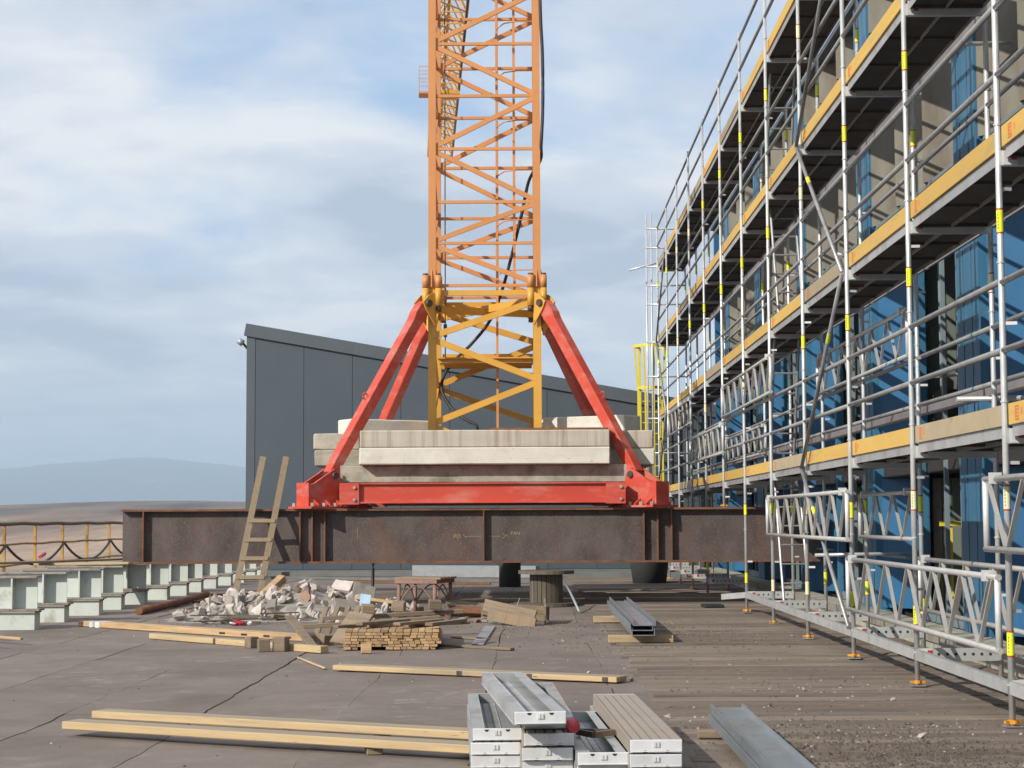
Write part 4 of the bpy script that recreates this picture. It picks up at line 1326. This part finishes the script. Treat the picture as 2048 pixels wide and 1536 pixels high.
# ladder leaning on the girder
A0, A1 = Vector((-4.93, 29.58, 0.02)), Vector((-4.72, 31.52, 2.61))
lad = thing('wooden_ladder', 'weathered wooden ladder leaning on the rusty girder', 'ladder', A0)
off = Vector((0.405, 0.02, 0.0))
dv = A1 - A0
MB().bar((0, 0, 0), dv, 0.105, 0.045, (0, 1, 0.7)).build('rail', WOODL, lad)
MB().bar(off, dv + off * 1.0, 0.105, 0.045, (0, 1, 0.7)).build('rail', WOODL, lad)
for t in (0.2, 0.32, 0.44, 0.565):
    MB().bar(dv * t + Vector((-0.03, -0.03, 0)), dv * t + off + Vector((0.03, -0.03, 0)), 0.03, 0.075, (0, 0.6, 1)).build('rung', WOODL, lad)

# ------------------------------------------------------------------ plank stack
pk = random.Random(8)
plank_me = [bevel(MB().box(-w / 2, w / 2, 0, 1.9, 0, 0.03).mesh('plank', WOODE), 0.003) for w in (0.074, 0.082, 0.066)]
# grain runs along y in these meshes: turn the texture by rotating the mesh data
PX, PY = -2.14, 20.5
nthw = ['first', 'second', 'third', 'fourth', 'fifth', 'sixth', 'seventh', 'eighth', 'ninth', 'tenth', 'eleventh', 'twelfth', 'thirteenth', 'fourteenth', 'fifteenth', 'sixteenth']
rown = ['bottom', 'second', 'third', 'fourth', 'fifth', 'sixth', 'top']
for row in range(7):
    x, nth = PX + pk.uniform(0, 0.03), 0
    while x < PX + 1.06:
        mi = pk.randrange(3)
        m, w = plank_me[mi], (0.074, 0.082, 0.066)[mi]
        if row == 0 and 0.16 < x - PX < 0.42:
            x += w
            continue
        o = put('plank', m, None, (x + w / 2, PY + pk.uniform(-0.015, 0.02), 0.016 + row * 0.0325), rotz(0.04 + pk.uniform(-0.006, 0.006)))
        nth += 1
        tag(o, f'plank in the {rown[row]} row of the squared stack, {nthw[nth - 1]} from the left', 'plank', 'planks stacked in front of the rubble')
        x += w + pk.uniform(0.003, 0.008)
zt7 = 0.016 + 7 * 0.0325
loose = [(-1.95, 20.75, -0.75, 'leftmost'), (-1.72, 20.7, -0.6, 'second from the left'), (-1.55, 20.85, -0.8, 'third from the left'), (-1.3, 20.65, -0.55, 'fourth from the left'),
         (-1.1, 20.9, -0.9, 'second from the right'), (-0.98, 20.62, -0.42, 'rightmost')]
lm = bevel(MB().box(-0.05, 0.05, -0.45, 0.45, 0, 0.035).mesh('plank', WOODG), 0.003)
for k, (x, y, r, w) in enumerate(loose):
    tag(put('plank', lm, None, (x, y + 0.35, zt7 + 0.002 + 0.037 * (k % 2)), (0, 0, r)), f'loose grey plank lying askew on the plank stack, {w}', 'plank', 'loose planks on the stack')
lm2 = bevel(MB().box(-0.9, 0.9, -0.06, 0.06, 0, 0.05).mesh('beam', WOODG), 0.004)
for k, (x, y, z, r, ry) in enumerate(((-2.0, 22.3, 0.20, 0.25, -0.05), (-1.75, 22.9, 0.26, 0.15, -0.04))):
    tag(put('old_timber', lm2, None, (x, y, z), (0, ry, r)), ['old grey timber behind the plank stack, the lower one', 'old grey timber behind the plank stack, the upper one'][k], 'timber', 'old timbers behind the plank stack')
for k, (x, y, z, r) in enumerate(((-2.05, 22.6, 0.32, 0.2), (-1.65, 22.5, 0.36, -0.1), (-1.22, 22.9, 0.36, 0.15), (-2.45, 21.4, 0.03, 0.7), (-2.65, 21.5, 0.03, 0.2))):
    o = put('wood_block', bevel(MB().box(-0.08, 0.08, -0.09, 0.09, 0, 0.11).mesh('wood_block', WOODG), 0.006, 1, 0.004, k), None, (x, y, z), (0.1, 0.05, r))
    tag(o, ['left grey block on the old timbers', 'middle grey block on the old timbers', 'right grey block on the old timbers', 'tilted grey block left of the plank stack',
            'grey block farther left of the plank stack'][k], 'wood block', 'grey blocks around the plank stack')
tag(put('leaning_board', bevel(MB().box(-0.055, 0.055, 0, 1.0, 0, 0.03).mesh('leaning_board', WOODG), 0.003), None, (-2.52, 20.75, 0.03), (0.30, 0, 0.42)), 'flat grey board sloping between the slotted timber and the stack', 'board')
tag(put('leaning_board', bevel(MB().box(-0.17, 0.17, 0, 0.5, 0, 0.03).mesh('leaning_board', WOODG), 0.003), None, (-2.2, 20.95, 0.04), (0.75, 0.1, -0.5)), 'broad grey board tilted against the plank stack', 'board')

# ------------------------------------------------------------------ rubble
def stone_mesh(seed, mat, flat=1.0):
    bm = bmesh.new()
    bmesh.ops.create_icosphere(bm, subdivisions=2, radius=0.55)
    q = random.Random(seed)
    planes = [(Vector((q.gauss(0, 1), q.gauss(0, 1), q.gauss(0, 1))).normalized(), q.uniform(0.14, 0.36)) for _ in range(11)]
    for v in bm.verts:
        for n, d in planes:
            e = v.co.dot(n) - d
            if e > 0:
                v.co -= n * e
        v.co += noise.noise_vector(v.co * 4 + Vector((seed * 3.1, 0, 0))) * 0.05
        v.co.z *= flat
    me = bpy.data.meshes.new('chunk')
    bm.to_mesh(me)
    bm.free()
    me.materials.append(mat)
    return me


pile = thing('rubble_pile', 'heap of broken white plaster and grey rubble left of the girder middle', 'rubble', (-3.5, 27.4, 0.01))
stones = [stone_mesh(k, PLASTER, 0.8) for k in range(9)] + [stone_mesh(20 + k, STONEG, 0.8) for k in range(4)] + [stone_mesh(40, BRICKR), stone_mesh(41, BRICKR)]
rr = random.Random(14)


def pile_h(x, y):
    a = math.exp(-((x + 0.1) / 0.95) ** 2 - ((y - 0.6) / 1.1) ** 2) * 0.50
    b = math.exp(-((x + 1.2) / 0.55) ** 2 - ((y + 0.2) / 0.8) ** 2) * 0.24
    c = math.exp(-((x - 1.25) / 0.5) ** 2 - ((y - 0.2) / 0.9) ** 2) * 0.16
    return a + b + c


core = MB()
N = 26
for i in range(N + 1):
    for j in range(N + 1):
        x, y = -2.1 + 4.2 * i / N, -1.7 + 3.6 * j / N
        h = pile_h(x, y)
        core.v.append((x, y, max(-0.01, h * 0.85 - 0.035 + (noise.noise((x * 4, y * 4, 0)) * 0.05 + noise.noise((x * 12, y * 12, 2)) * 0.02) * min(1, h * 8))))
for i in range(N):
    for j in range(N):
        a = i * (N + 1) + j
        core.f.append((a, a + N + 1, a + N + 2, a + 1))
core.build('fine_rubble', STONEG, pile)
cnt = 0
while cnt < 295:
    x, y = rr.uniform(-2.1, 2.1), rr.uniform(-1.6, 1.6)
    h = pile_h(x, y)
    if h < 0.05 and rr.random() < 0.94:
        continue
    if abs(x) > 2.2 or y < -1.7 or y > 1.9:
        continue
    s = rr.choice((0.11, 0.13, 0.15, 0.18, 0.22, 0.26)) * rr.uniform(0.8, 1.2)
    m = rr.choice(stones[:9]) if rr.random() < 0.78 else rr.choice(stones[9:])
    o = put('chunk', m, pile, (x, y, h * 0.85 + s * 0.16), (rr.uniform(0, 6), rr.uniform(0, 6), rr.uniform(0, 6)))
    o.scale = (s * rr.uniform(0.8, 1.5), s, s * rr.uniform(0.6, 1.0))
    cnt += 1
slabs = [((-0.9, 0.05, 0.20), (0.55, 0.3, 0.06), (0.75, 0.15, 0.4), STONEG), ((-0.55, -0.45, 0.16), (0.5, 0.28, 0.05), (0.8, -0.2, -0.2), STONEG),
         ((0.55, 0.75, 0.45), (0.32, 0.22, 0.06), (0.7, 0.1, -0.3), PLASTER), ((0.9, 0.6, 0.36), (0.36, 0.26, 0.06), (0.9, 0.3, 0.2), STONEG),
         ((0.75, -0.5, 0.2), (0.4, 0.24, 0.08), (0.5, 0.2, 0.3), STONEG), ((-0.15, -0.9, 0.07), (0.5, 0.25, 0.06), (0.3, 0.2, 0.7), WOODG)]
for k, (p, s, r, m) in enumerate(slabs):
    me = bevel(MB().box(-s[0] / 2, s[0] / 2, -s[1] / 2, s[1] / 2, -s[2] / 2, s[2] / 2).mesh('slab_piece', m), 0.008, 1, 0.012, k, cuts=3)
    put('slab_piece', me, pile, p, r)
tag(put('blue_offcut', bevel(MB().box(-0.075, 0.075, -0.012, 0.012, -0.17, 0.17).mesh('blue_offcut', PALEB), 0.003, 1, 0.01, 4, cuts=2), None, (-2.45, 26.5, 0.24), (-0.4, 0.15, 0.1)),
    'pale blue board standing up out of the right side of the rubble', 'board')
tag(put('timber_offcut', bevel(MB().box(-0.07, 0.07, -0.35, 0.35, 0, 0.12).mesh('timber_offcut', WOODE), 0.005), None, (-4.2, 29.0, 0.32), (0.55, 0.1, -0.55)),
    'broken timber sticking up at the back of the rubble by the ladder', 'timber')
tag(put('timber_offcut', bevel(MB().box(-0.05, 0.05, -0.4, 0.4, 0, 0.05).mesh('timber_offcut', WOODE), 0.005), None, (-2.25, 26.9, 0.25), (0.1, 0.35, 1.2)),
    'short brown board behind the pale blue board', 'timber')
bag = thing('plastic_wrapper', 'crumpled red and white plastic wrapper in front of the rubble', 'litter', (-4.1, 25.35, 0.02))
for k, (dx, dz, s, m) in enumerate(((0, 0.06, 0.14, CLOTHR), (-0.12, 0.03, 0.12, CLOTHW), (0.12, 0.03, 0.12, CLOTHW), (-0.02, 0.02, 0.2, CLOTHR))):
    o = put('crumple', stone_mesh(60 + k, m, 0.7), bag, (dx, 0.05 * k - 0.1, dz), (0.3 * k, 0.2, k))
    o.scale = (s * 1.5, s, s * 0.7)
tw = random.Random(77)
for k in range(11):
    x, y = -4.25 + tw.gauss(0, 0.35), 25.9 + tw.gauss(0, 0.25)
    a = tw.uniform(-0.5, 0.5)
    o = timber('twig', 'thin dark stick lying in the litter at the left front of the rubble', 'stick', (x - 0.3 * math.cos(a), y - 0.3 * math.sin(a)), (x + 0.3 * math.cos(a), y + 0.3 * math.sin(a)),
               0.03, 0.018, DRUMW, 0.016 + 0.012 * k, 'dark sticks in front of the rubble', bev=0.002)
# battens leaning in the gap between rubble and stack
for k in range(5):
    o = timber('batten', 'upright pale batten leaning between the rubble and the plank stack', 'batten', (-2.7 + 0.13 * k, 22.6 + 0.1 * k), (-2.62 + 0.13 * k, 23.1 + 0.1 * k), 0.07, 0.03, WOODG, 0.03,
               'battens between rubble and stack', 0.36)

# ------------------------------------------------------------------ steel trestle table
tt = thing('trestle', 'rusty steel trestle with arched braces right of the rubble', 'trestle', (-1.58, 26.9, 0.01), rotz(-0.35))
LX, LY, TZ = 0.29, 0.30, 0.54
for sx in (-1, 1):
    for sy in (-1, 1):
        MB().tube([(sx * LX, sy * LY, 0), (sx * LX, sy * LY, TZ)], 0.028, 10).build('leg', RUSTP, tt, True)
MB().box(-LX - 0.05, LX + 0.05, -LY - 0.05, -LY + 0.05, TZ, TZ + 0.06).build('top_bar', RUSTP, tt)
MB().box(-LX - 0.05, LX + 0.05, LY - 0.05, LY + 0.05, TZ, TZ + 0.06).build('top_bar', RUSTP, tt)
MB().box(-LX - 0.04, -LX + 0.04, -LY + 0.055, LY - 0.055, TZ, TZ + 0.058).build('side_bar', RUSTP, tt)
MB().box(LX - 0.04, LX + 0.04, -LY + 0.055, LY - 0.055, TZ, TZ + 0.058).build('side_bar', RUSTP, tt)
for sy in (-1, 1):
    MB().tube([(-LX + LX * 2 * k / 14, sy * LY, 0.22 + 0.29 * math.sin(math.pi * k / 14)) for k in range(15)], 0.012, 6).build('arch_brace', RUSTP, tt, True)
for sx in (-1, 1):
    MB().tube([(sx * LX, -LY + LY * 2 * k / 14, 0.22 + 0.29 * math.sin(math.pi * k / 14)) for k in range(15)], 0.012, 6).build('arch_brace', RUSTP, tt, True)
for k in range(5):
    MB().box(-LX - 0.06, LX + 0.10, -LY - 0.02 + 0.13 * k, -LY + 0.09 + 0.13 * k, TZ + 0.062, TZ + 0.09).build('slat', WOODG, tt)

# ------------------------------------------------------------------ cable reel under the girder
rl = thing('cable_reel', 'wooden cable reel standing on end in the shade of the girder', 'cable reel', (0.28, 30.75, 0.01))
for z, r_ in ((0.0, 0.56), (0.55, 0.48)):
    MB().tube([(0, 0, z), (0, 0, z + 0.06)], r_, 28).build('flange', DRUMW, rl)
for k in range(22):
    a = 2 * math.pi * k / 22
    MB().bar((0.27 * math.cos(a), 0.27 * math.sin(a), 0.061), (0.27 * math.cos(a), 0.27 * math.sin(a), 0.549), 0.07, 0.025, (math.cos(a), math.sin(a), 0)).build('stave', DRUMW, rl)
tag(MB().tube([(0.78, 28.35, 0.03), (0.66, 29.4, 0.30), (0.58, 30.1, 0.44)], 0.02, 8).build('steel_rod', SHEET, None, True), 'bright steel rod leaning against the cable reel', 'rod')
tag(MB().tube([(-0.25, 27.9, 0.02), (-0.16, 28.3, 0.25)], 0.012, 6).build('thin_rod', SHEET, None, True), 'short thin rod standing in the broken crate heap', 'rod')

# vent pipes behind
for k, (x, y, r0, r1) in enumerate(((-0.44, 39.4, 0.24, 0.24), (2.75, 41.2, 0.38, 0.46))):
    t = thing('vent_pipe', ['narrow dark vent pipe behind the girder left of the cable reel', 'wide dark tapered vent tub behind the girder at the right'][k], 'vent', (x, y, 0.0))
    MB().tube([(0, 0, 0.0), (0, 0, 0.62), (0, 0, 0.64)], [r0, r1, r1 * 1.03], 28).build('shell', PIPEC, t, True)
    MB().tube([(0, 0, -0.002), (0, 0, 0.02)], r0 * 1.12, 28).build('base_ring', PIPEC, t)
    MB().tube([(0, 0, 0.641), (0, 0, 0.68)], r1 * 1.06, 28).build('rim', PIPEC, t)
# roof strips and profiles lying in front of the grey building
for k, (x0, y0, x1, y1, w, h, m) in enumerate(((-6.5, 45.5, 0.2, 41.5, 0.30, 0.06, PLINTH), (-6.5, 47.2, 4.0, 45.4, 0.35, 0.12, PLINTH), (-4.5, 42.4, -0.9, 40.6, 0.05, 0.05, RUSTO),
                                               (-3.0, 46.4, 0.2, 45.3, 0.30, 0.30, SHEET))):
    timber('roof_profile', ['long grey kerb strip running in front of the grey building, nearer one', 'long grey kerb strip at the foot of the grey building', 'thin rusty bar lying on the kerb strip',
                            'raised pale sheet metal duct before the grey building'][k], 'strip', (x0, y0), (x1, y1), w, h, m, 0.014)
tag(MB().tube(smooth_path([(-2.95, 33.6, 0.9), (-2.95, 33.6, 0.4), (-2.98, 33.5, 0.14), (-3.15, 33.4, 0.05), (-4.0, 33.0, 0.04), (-5.2, 32.9, 0.04)]), 0.03, 8).build('drain_hose', RUBBER, None, True),
    'black hose hanging down behind the girder and bending along the roof', 'hose')
tag(put('tar_roll', MB().tube([(-0.55, 0, 0.05), (0.55, 0, 0.05)], 0.05, 12).mesh('tar_roll', RUBBER, True), None, (-3.1, 30.6, 0.014), rotz(0.05)), 'black roll lying on the roof behind the rubble', 'roll')
tag(put('rubber_pad', bevel(MB().box(-0.16, 0.16, -0.2, 0.2, 0, 0.05).mesh('rubber_pad', RUBBER), 0.012), None, (3.02, 29.7, 0.03), rotz(0.1)), 'black rubber pad lying on the planks before the scaffold foot', 'pad')

# ------------------------------------------------------------------ broken crate heap in the middle
cr = thing('broken_crate', 'broken wooden crate with rusty sheet lying in the middle of the roof', 'crate', (-0.25, 26.0, 0.01), rotz(-0.15))
put('side_board', bevel(MB().box(-0.42, 0.42, -0.015, 0.015, 0, 0.17).mesh('side_board', WOODG), 0.003), cr, (0.05, -0.75, 0.12), (-0.25, 0.18, -0.35))
put('side_board', bevel(MB().box(-0.38, 0.38, -0.015, 0.015, 0, 0.15).mesh('side_board', WOODL), 0.003), cr, (0.10, -0.82, 0.01), (-0.1, 0.15, -0.32))
put('end_board', bevel(MB().box(-0.015, 0.015, -0.4, 0.4, 0, 0.28).mesh('end_board', WOODG), 0.003), cr, (0.5, -0.2, 0.02), (0.1, 0.0, 0.15))
put('back_board', bevel(MB().box(-0.5, 0.5, -0.015, 0.015, 0, 0.22).mesh('back_board', WOODG), 0.003), cr, (0.0, 0.2, 0.02), (0.15, 0.05, 0.05))
put('rusty_sheet', bevel(MB().box(-0.5, 0.5, -0.16, 0.16, 0, 0.05).mesh('rusty_sheet', RUSTO), 0.005, 1, 0.01, 3, cuts=3), cr, (-0.55, 0.5, 0.12), (0.1, 0.0, -0.1))
put('rusty_sheet', bevel(MB().box(-0.3, 0.3, -0.12, 0.12, 0, 0.02).mesh('rusty_sheet', WOODG), 0.003, 1, 0.01, 5, cuts=3), cr, (-0.85, 0.8, 0.2), (0.3, 0.1, 0.4))
for k in range(7):
    put('splinter', bevel(MB().box(-0.25, 0.25, -0.015, 0.015, 0, 0.02).mesh('splinter', WOODG), 0.002), cr, (-0.6 + 0.15 * k, -0.35 + 0.1 * (k % 3), 0.03 + 0.02 * k), (0, 0.15 * (k % 3 - 1), 0.6 * k))
heap_r = random.Random(31)
for k in range(22):
    o = put('scrap', stones[heap_r.choice((9, 10, 11, 13, 14, 2))], cr, (heap_r.uniform(-1.0, 0.3), heap_r.uniform(-0.8, 0.3), 0.03), (heap_r.uniform(0, 6), 0, heap_r.uniform(0, 6)))
    s = heap_r.uniform(0.06, 0.14)
    o.scale = (s * 1.4, s, s * 0.7)
timber('metal_strip', 'flat grey metal strip lying in front of the broken crate', 'strip', (-0.62, 21.2), (-0.55, 24.7), 0.15, 0.018, SHEET, 0.016)
timber('steel_bar', 'long dull red steel bar behind the broken crate', 'steel bar', (-1.6, 27.8), (0.0, 26.9), 0.10, 0.05, RUSTO, 0.016)

# ------------------------------------------------------------------ steel channels in the middle and at the right
def channel_bundle(name, label, x, y0, y1, z, w, levels, wall=0.008, h=0.085, pitch=None, top=None):
    t = thing(name, label, 'steel beam', (x, y0, z))
    L = y1 - y0
    for k, dx in enumerate(levels):
        m = MB()
        zb = k * (pitch or h * 0.62)
        hh = h if k < len(levels) - 1 else (top or h * 1.1)
        m.box(-w / 2 + dx, w / 2 + dx, 0, L, zb, zb + wall)
        for sx in (-1, 1):
            a = sx * w / 2 + dx
            m.box(min(a, a - sx * wall), max(a, a - sx * wall), 0, L, zb + wall + 0.0002, zb + hh)
        m.build('channel', STEELB, t)
    return t


for (y, lab, x0, x1) in ((21.35, 'pale bearer timber under the near end of the steel channels', 0.93, 1.7), (25.5, 'pale bearer timber under the far end of the steel channels', 0.9, 1.5)):
    timber('bearer_timber', lab, 'timber', (x0, y), (x1, y), 0.12, 0.09, WOODY, 0.03, 'bearer timbers under the channels')
channel_bundle('channel_bundle', 'bundle of grey steel channels lying on two bearer timbers', 1.33, 21.1, 27.3, 0.125, 0.27, (0, -0.02, 0.012), h=0.085, pitch=0.058, top=0.075)
timber('bearer_timber', 'bearer timber under the far end of the foreground steel channels', 'timber', (1.12, 12.1), (1.62, 12.1), 0.08, 0.05, WOODG, 0.03, 'bearer timbers under the channels')
timber('bearer_timber', 'bearer timber under the near end of the foreground steel channels', 'timber', (1.12, 8.2), (1.62, 8.2), 0.08, 0.05, WOODG, 0.03, 'bearer timbers under the channels')
channel_bundle('channel_bundle', 'nested blue grey steel channels in the right foreground', 1.36, 7.6, 12.5, 0.083, 0.225, (-0.012, 0.006, 0.0), h=0.062, pitch=0.05, top=0.032)

# ------------------------------------------------------------------ steel scaffold decks stacked in front
def deck_thing(label, x, y, z, r, up=True, mat=GALVD, L=2.15, tilt=0.0):
    """A ribbed steel deck; up=False shows the open underside."""
    t = thing('steel_deck', label, 'scaffold deck', (x, y, z), (tilt, 0, r), 'steel decks stacked in the foreground')
    W, H = 0.295, 0.072
    s = MB()
    if up:
        prof = []
        n = 5
        w = W - 0.02
        prof = [(-W / 2, 0.0), (-W / 2, H)]
        for k in range(n):
            a = -W / 2 + 0.012 + k * (W - 0.024) / n
            b = a + (W - 0.024) / n
            prof += [(a + 0.003, H), (a + 0.006, H - 0.014), (a + 0.014, H - 0.014), (a + 0.017, H), (b - 0.002, H)]
        prof += [(W / 2, H), (W / 2, 0.0), (W / 2 - 0.03, 0.0), (W / 2 - 0.03, 0.004), (W / 2 - 0.004, 0.004), (W / 2 - 0.004, H - 0.018), (-W / 2 + 0.004, H - 0.018),
                 (-W / 2 + 0.004, 0.004), (-W / 2 + 0.03, 0.004), (-W / 2 + 0.03, 0.0)]
    else:
        prof = [(-W / 2, 0), (W / 2, 0), (W / 2, H), (W / 2 - 0.075, H), (W / 2 - 0.075, H - 0.004), (W / 2 - 0.004, H - 0.004), (W / 2 - 0.004, 0.006),
                (W / 2 - 0.1, 0.006), (W / 2 - 0.105, 0.011), (W / 2 - 0.11, 0.006), (0.004, 0.006), (0, 0.011), (-0.004, 0.006),
                (-W / 2 + 0.11, 0.006), (-W / 2 + 0.105, 0.011), (-W / 2 + 0.1, 0.006), (-W / 2 + 0.004, 0.006), (-W / 2 + 0.004, H - 0.004), (-W / 2 + 0.075, H - 0.004), (-W / 2 + 0.075, H)]
    s.prism(prof, 'y', 0.03, L - 0.03)
    s.build('pan', mat, t)
    for yy, q in ((0.0, 0), (L - 0.028, 1)):
        e = MB().box(-W / 2 + 0.004, W / 2 - 0.004, yy, yy + 0.027, 0.004, H + 0.003)
        cap = put('end_cap', bevel(e.mesh('end_cap', GALVW if q == 0 else GALVD), 0.003), t)
        if q == 0:
            zh = H - 0.002 if not up else 0.006
            for sx in (-0.062, 0.062):
                arc = [(sx + 0.013 * math.cos(t_), zh + (0.013 * math.sin(t_) if up else -0.013 * math.sin(t_))) for t_ in (math.pi * k_ / 8 for k_ in range(9))]
                MB().prism(arc, 'y', -0.0015, -0.0005).build('grip_hole', INK, cap)
            MB().box(-0.016, -0.002, -0.008, -0.001, H - 0.034, H - 0.008).build('clip', GALVW, cap)
            MB().box(0.003, 0.016, -0.008, -0.001, H - 0.034, H - 0.008).build('clip', GALVW, cap)
            MB().add([(-0.135, -0.002, 0.016), (0.135, -0.002, 0.016), (0.135, -0.010, 0.012), (-0.135, -0.010, 0.012), (-0.135, -0.002, 0.010), (0.135, -0.002, 0.010)],
                     [(0, 1, 2, 3), (3, 2, 5, 4), (0, 3, 4), (1, 5, 2), (0, 4, 5, 1)]).build('lip', GALVW, cap)
    return t


for (yq, lab) in ((10.6, 'near'), (12.2, 'far')):
    timber('bearer_timber', f'squat bearer timber under the {lab} end of the deck stacks', 'timber', (-0.45, yq), (0.95, yq), 0.07, 0.035, WOODG, 0.014, 'bearer timbers under the decks')
HS = 0.0755
z0 = 0.052
dk = random.Random(4)
for cidx, (x, nlev, yb) in enumerate(((-0.20, 3, 10.50), (0.10, 4, 10.25), (0.40, 2, 10.05), (0.69, 3, 9.96))):
    cn = ['leftmost', 'second', 'third', 'rightmost'][cidx]
    for k in range(nlev):
        last = k == nlev - 1
        up = not (last and cidx in (0, 2)) and not (cidx == 1 and last)
        mat = GALVB if (cidx == 3 and last) or (cidx == 1 and k in (1, 2)) else GALVD
        pos = 'on top' if last else ['at the bottom', 'second from below', 'third from below'][k]
        deck_thing(f'galvanised steel deck {pos} of the {cn} stack in the foreground', x + dk.uniform(-0.006, 0.006), yb + dk.uniform(-0.04, 0.04) + (0.25 if cidx == 1 and last else 0), z0 + k * HS + 0.001,
                   0.045 + dk.uniform(-0.006, 0.006), up, mat, 2.15 if cidx != 3 else 2.62)
deck_thing('steel deck upside down lying askew on top of the foreground stacks', 0.055, 9.98, z0 + 4 * HS + 0.004, 0.098, False, GALVD, 2.6)
tube = thing('handled_tube', 'dusty tube with a red plastic handle lying between the decks', 'tool', (0.245, 10.35, z0 + 3 * HS + 0.03), (0.01, 0, 0.05))
MB().tube([(0, 0.12, 0), (0, 2.05, 0)], 0.021, 12).build('shaft', TUBEW, tube, True)
MB().tube([(0, -0.05, -0.01), (0, 0.0, 0.0), (0, 0.08, 0.0), (0, 0.13, 0)], [0.022, 0.04, 0.042, 0.024], 12).build('handle', CLOTHR, tube, True)
MB().tube([(0, 2.05, 0), (0, 2.14, 0)], 0.024, 12).build('end_cap', CLOTHR, tube, True)
br = thing('corner_bracket', 'small rusty triangular bracket lying on the third deck stack', 'bracket', (0.40, 10.75, z0 + 2 * HS + 0.004), rotz(0.3))
MB().bar((-0.1, 0.1, 0.02), (0.1, 0.0, 0.02), 0.02, 0.035).build('bar', PIN, br)
MB().bar((-0.1, 0.085, 0.02), (-0.06, -0.1, 0.02), 0.02, 0.035).build('bar', PIN, br)
MB().bar((-0.05, -0.1, 0.02), (0.1, -0.012, 0.02), 0.02, 0.035).build('bar', WOODG, br)

# ------------------------------------------------------------------ grit and small debris
gr_ = random.Random(17)


def grit(name, mat, spots, label, smin, smax):
    m = MB()
    for (cx, cy, rx, ry, n) in spots:
        for _ in range(n):
            x, y = gr_.gauss(cx, rx), gr_.gauss(cy, ry)
            if y < 8 or y > 44 or x > 4.4 or x < -9:
                continue
            s = gr_.uniform(smin, smax) * (0.5 + gr_.random())
            a = gr_.uniform(0, 6.28)
            zb = 0.006 if x < 1.0 else 0.018
            ca, sa = math.cos(a) * s, math.sin(a) * s
            k = gr_.uniform(0.5, 1.0)
            m.add([(x + ca, y + sa, zb), (x - sa * k, y + ca * k, zb), (x - ca, y - sa, zb), (x + sa * k, y - ca * k, zb), (x + ca * 0.4, y, zb + s * 0.9), (x - ca * 0.4, y + sa * 0.3, zb + s * 0.7)],
                  [(0, 1, 4), (1, 5, 4), (1, 2, 5), (2, 3, 5), (3, 4, 5), (3, 0, 4)])
    tag(m.build(name, mat), label, None, None, 'stuff')


grit('grit', DIRT, [(2.4, 10.8, 0.45, 0.9, 2600), (2.1, 12.3, 0.5, 0.5, 700), (2.0, 23.5, 0.5, 1.4, 1500), (-0.5, 25.5, 1.0, 1.0, 900), (0.9, 22, 0.5, 1.2, 300), (-3.2, 26, 1.7, 1.2, 900),
                    (2.5, 16, 1.0, 4, 500), (-2, 18, 3, 5, 250)], 'dark grit strewn over the roof', 0.005, 0.014)
grit('plaster_chips', CHIP, [(2.6, 15.6, 0.5, 0.35, 60), (2.6, 12.7, 0.6, 0.3, 60), (1.3, 13.4, 0.5, 0.3, 40), (2.4, 11.2, 0.6, 1.2, 90), (0.6, 18.5, 1.0, 2.5, 60), (-2, 19, 3, 5, 70),
                             (-3.2, 26, 1.9, 1.3, 260), (0.4, 24, 1.0, 1.3, 60), (2.6, 20, 0.8, 4, 60)], 'pale plaster chips strewn over the roof', 0.005, 0.013)
chips = [(1.02, 13.35, 0.07, 'white plaster lump beside the deck stacks'), (0.93, 16.5, 0.05, 'white plaster lump at the end of the middle timber'), (0.55, 17.2, 0.05, 'white plaster lump behind the middle timber'),
         (2.62, 12.15, 0.06, 'white plaster lump on the planks before the near scaffold foot'), (2.95, 14.6, 0.06, 'white plaster lump beside the second scaffold foot'), (2.35, 15.5, 0.05, 'white plaster lump among the chips on the planks'),
         (-5.3, 15.4, 0.04, 'white plaster lump at the left edge of the roof'), (0.4, 21.6, 0.06, 'small plaster lump left of the steel channels'), (-1.95, 18.4, 0.035, 'small plaster lump near the end of the long timber')]
for k, (x, y, s, lab) in enumerate(chips):
    o = put('plaster_lump', stones[k % 9], None, (x, y, 0.02 + s * 0.2), (0.4 * k, 0.3, k))
    o.scale = (s * 1.6, s, s)
    tag(o, lab, 'plaster lump', 'plaster lumps on the roof')
rb = thing('red_coupler', 'small red coupler lying by the nearest scaffold foot', 'coupler', (3.52, 12.55, 0.03))
put('body', bevel(MB().box(-0.05, 0.05, -0.06, 0.06, 0, 0.08).mesh('body', REDTAG), 0.02, 2), rb, (0, 0, 0), (0.3, 0.2, 0.5))
MB().tube([(-0.02, 0, 0.06), (0.06, 0.05, 0.12)], 0.02, 8).build('bolt', BOLT, rb)
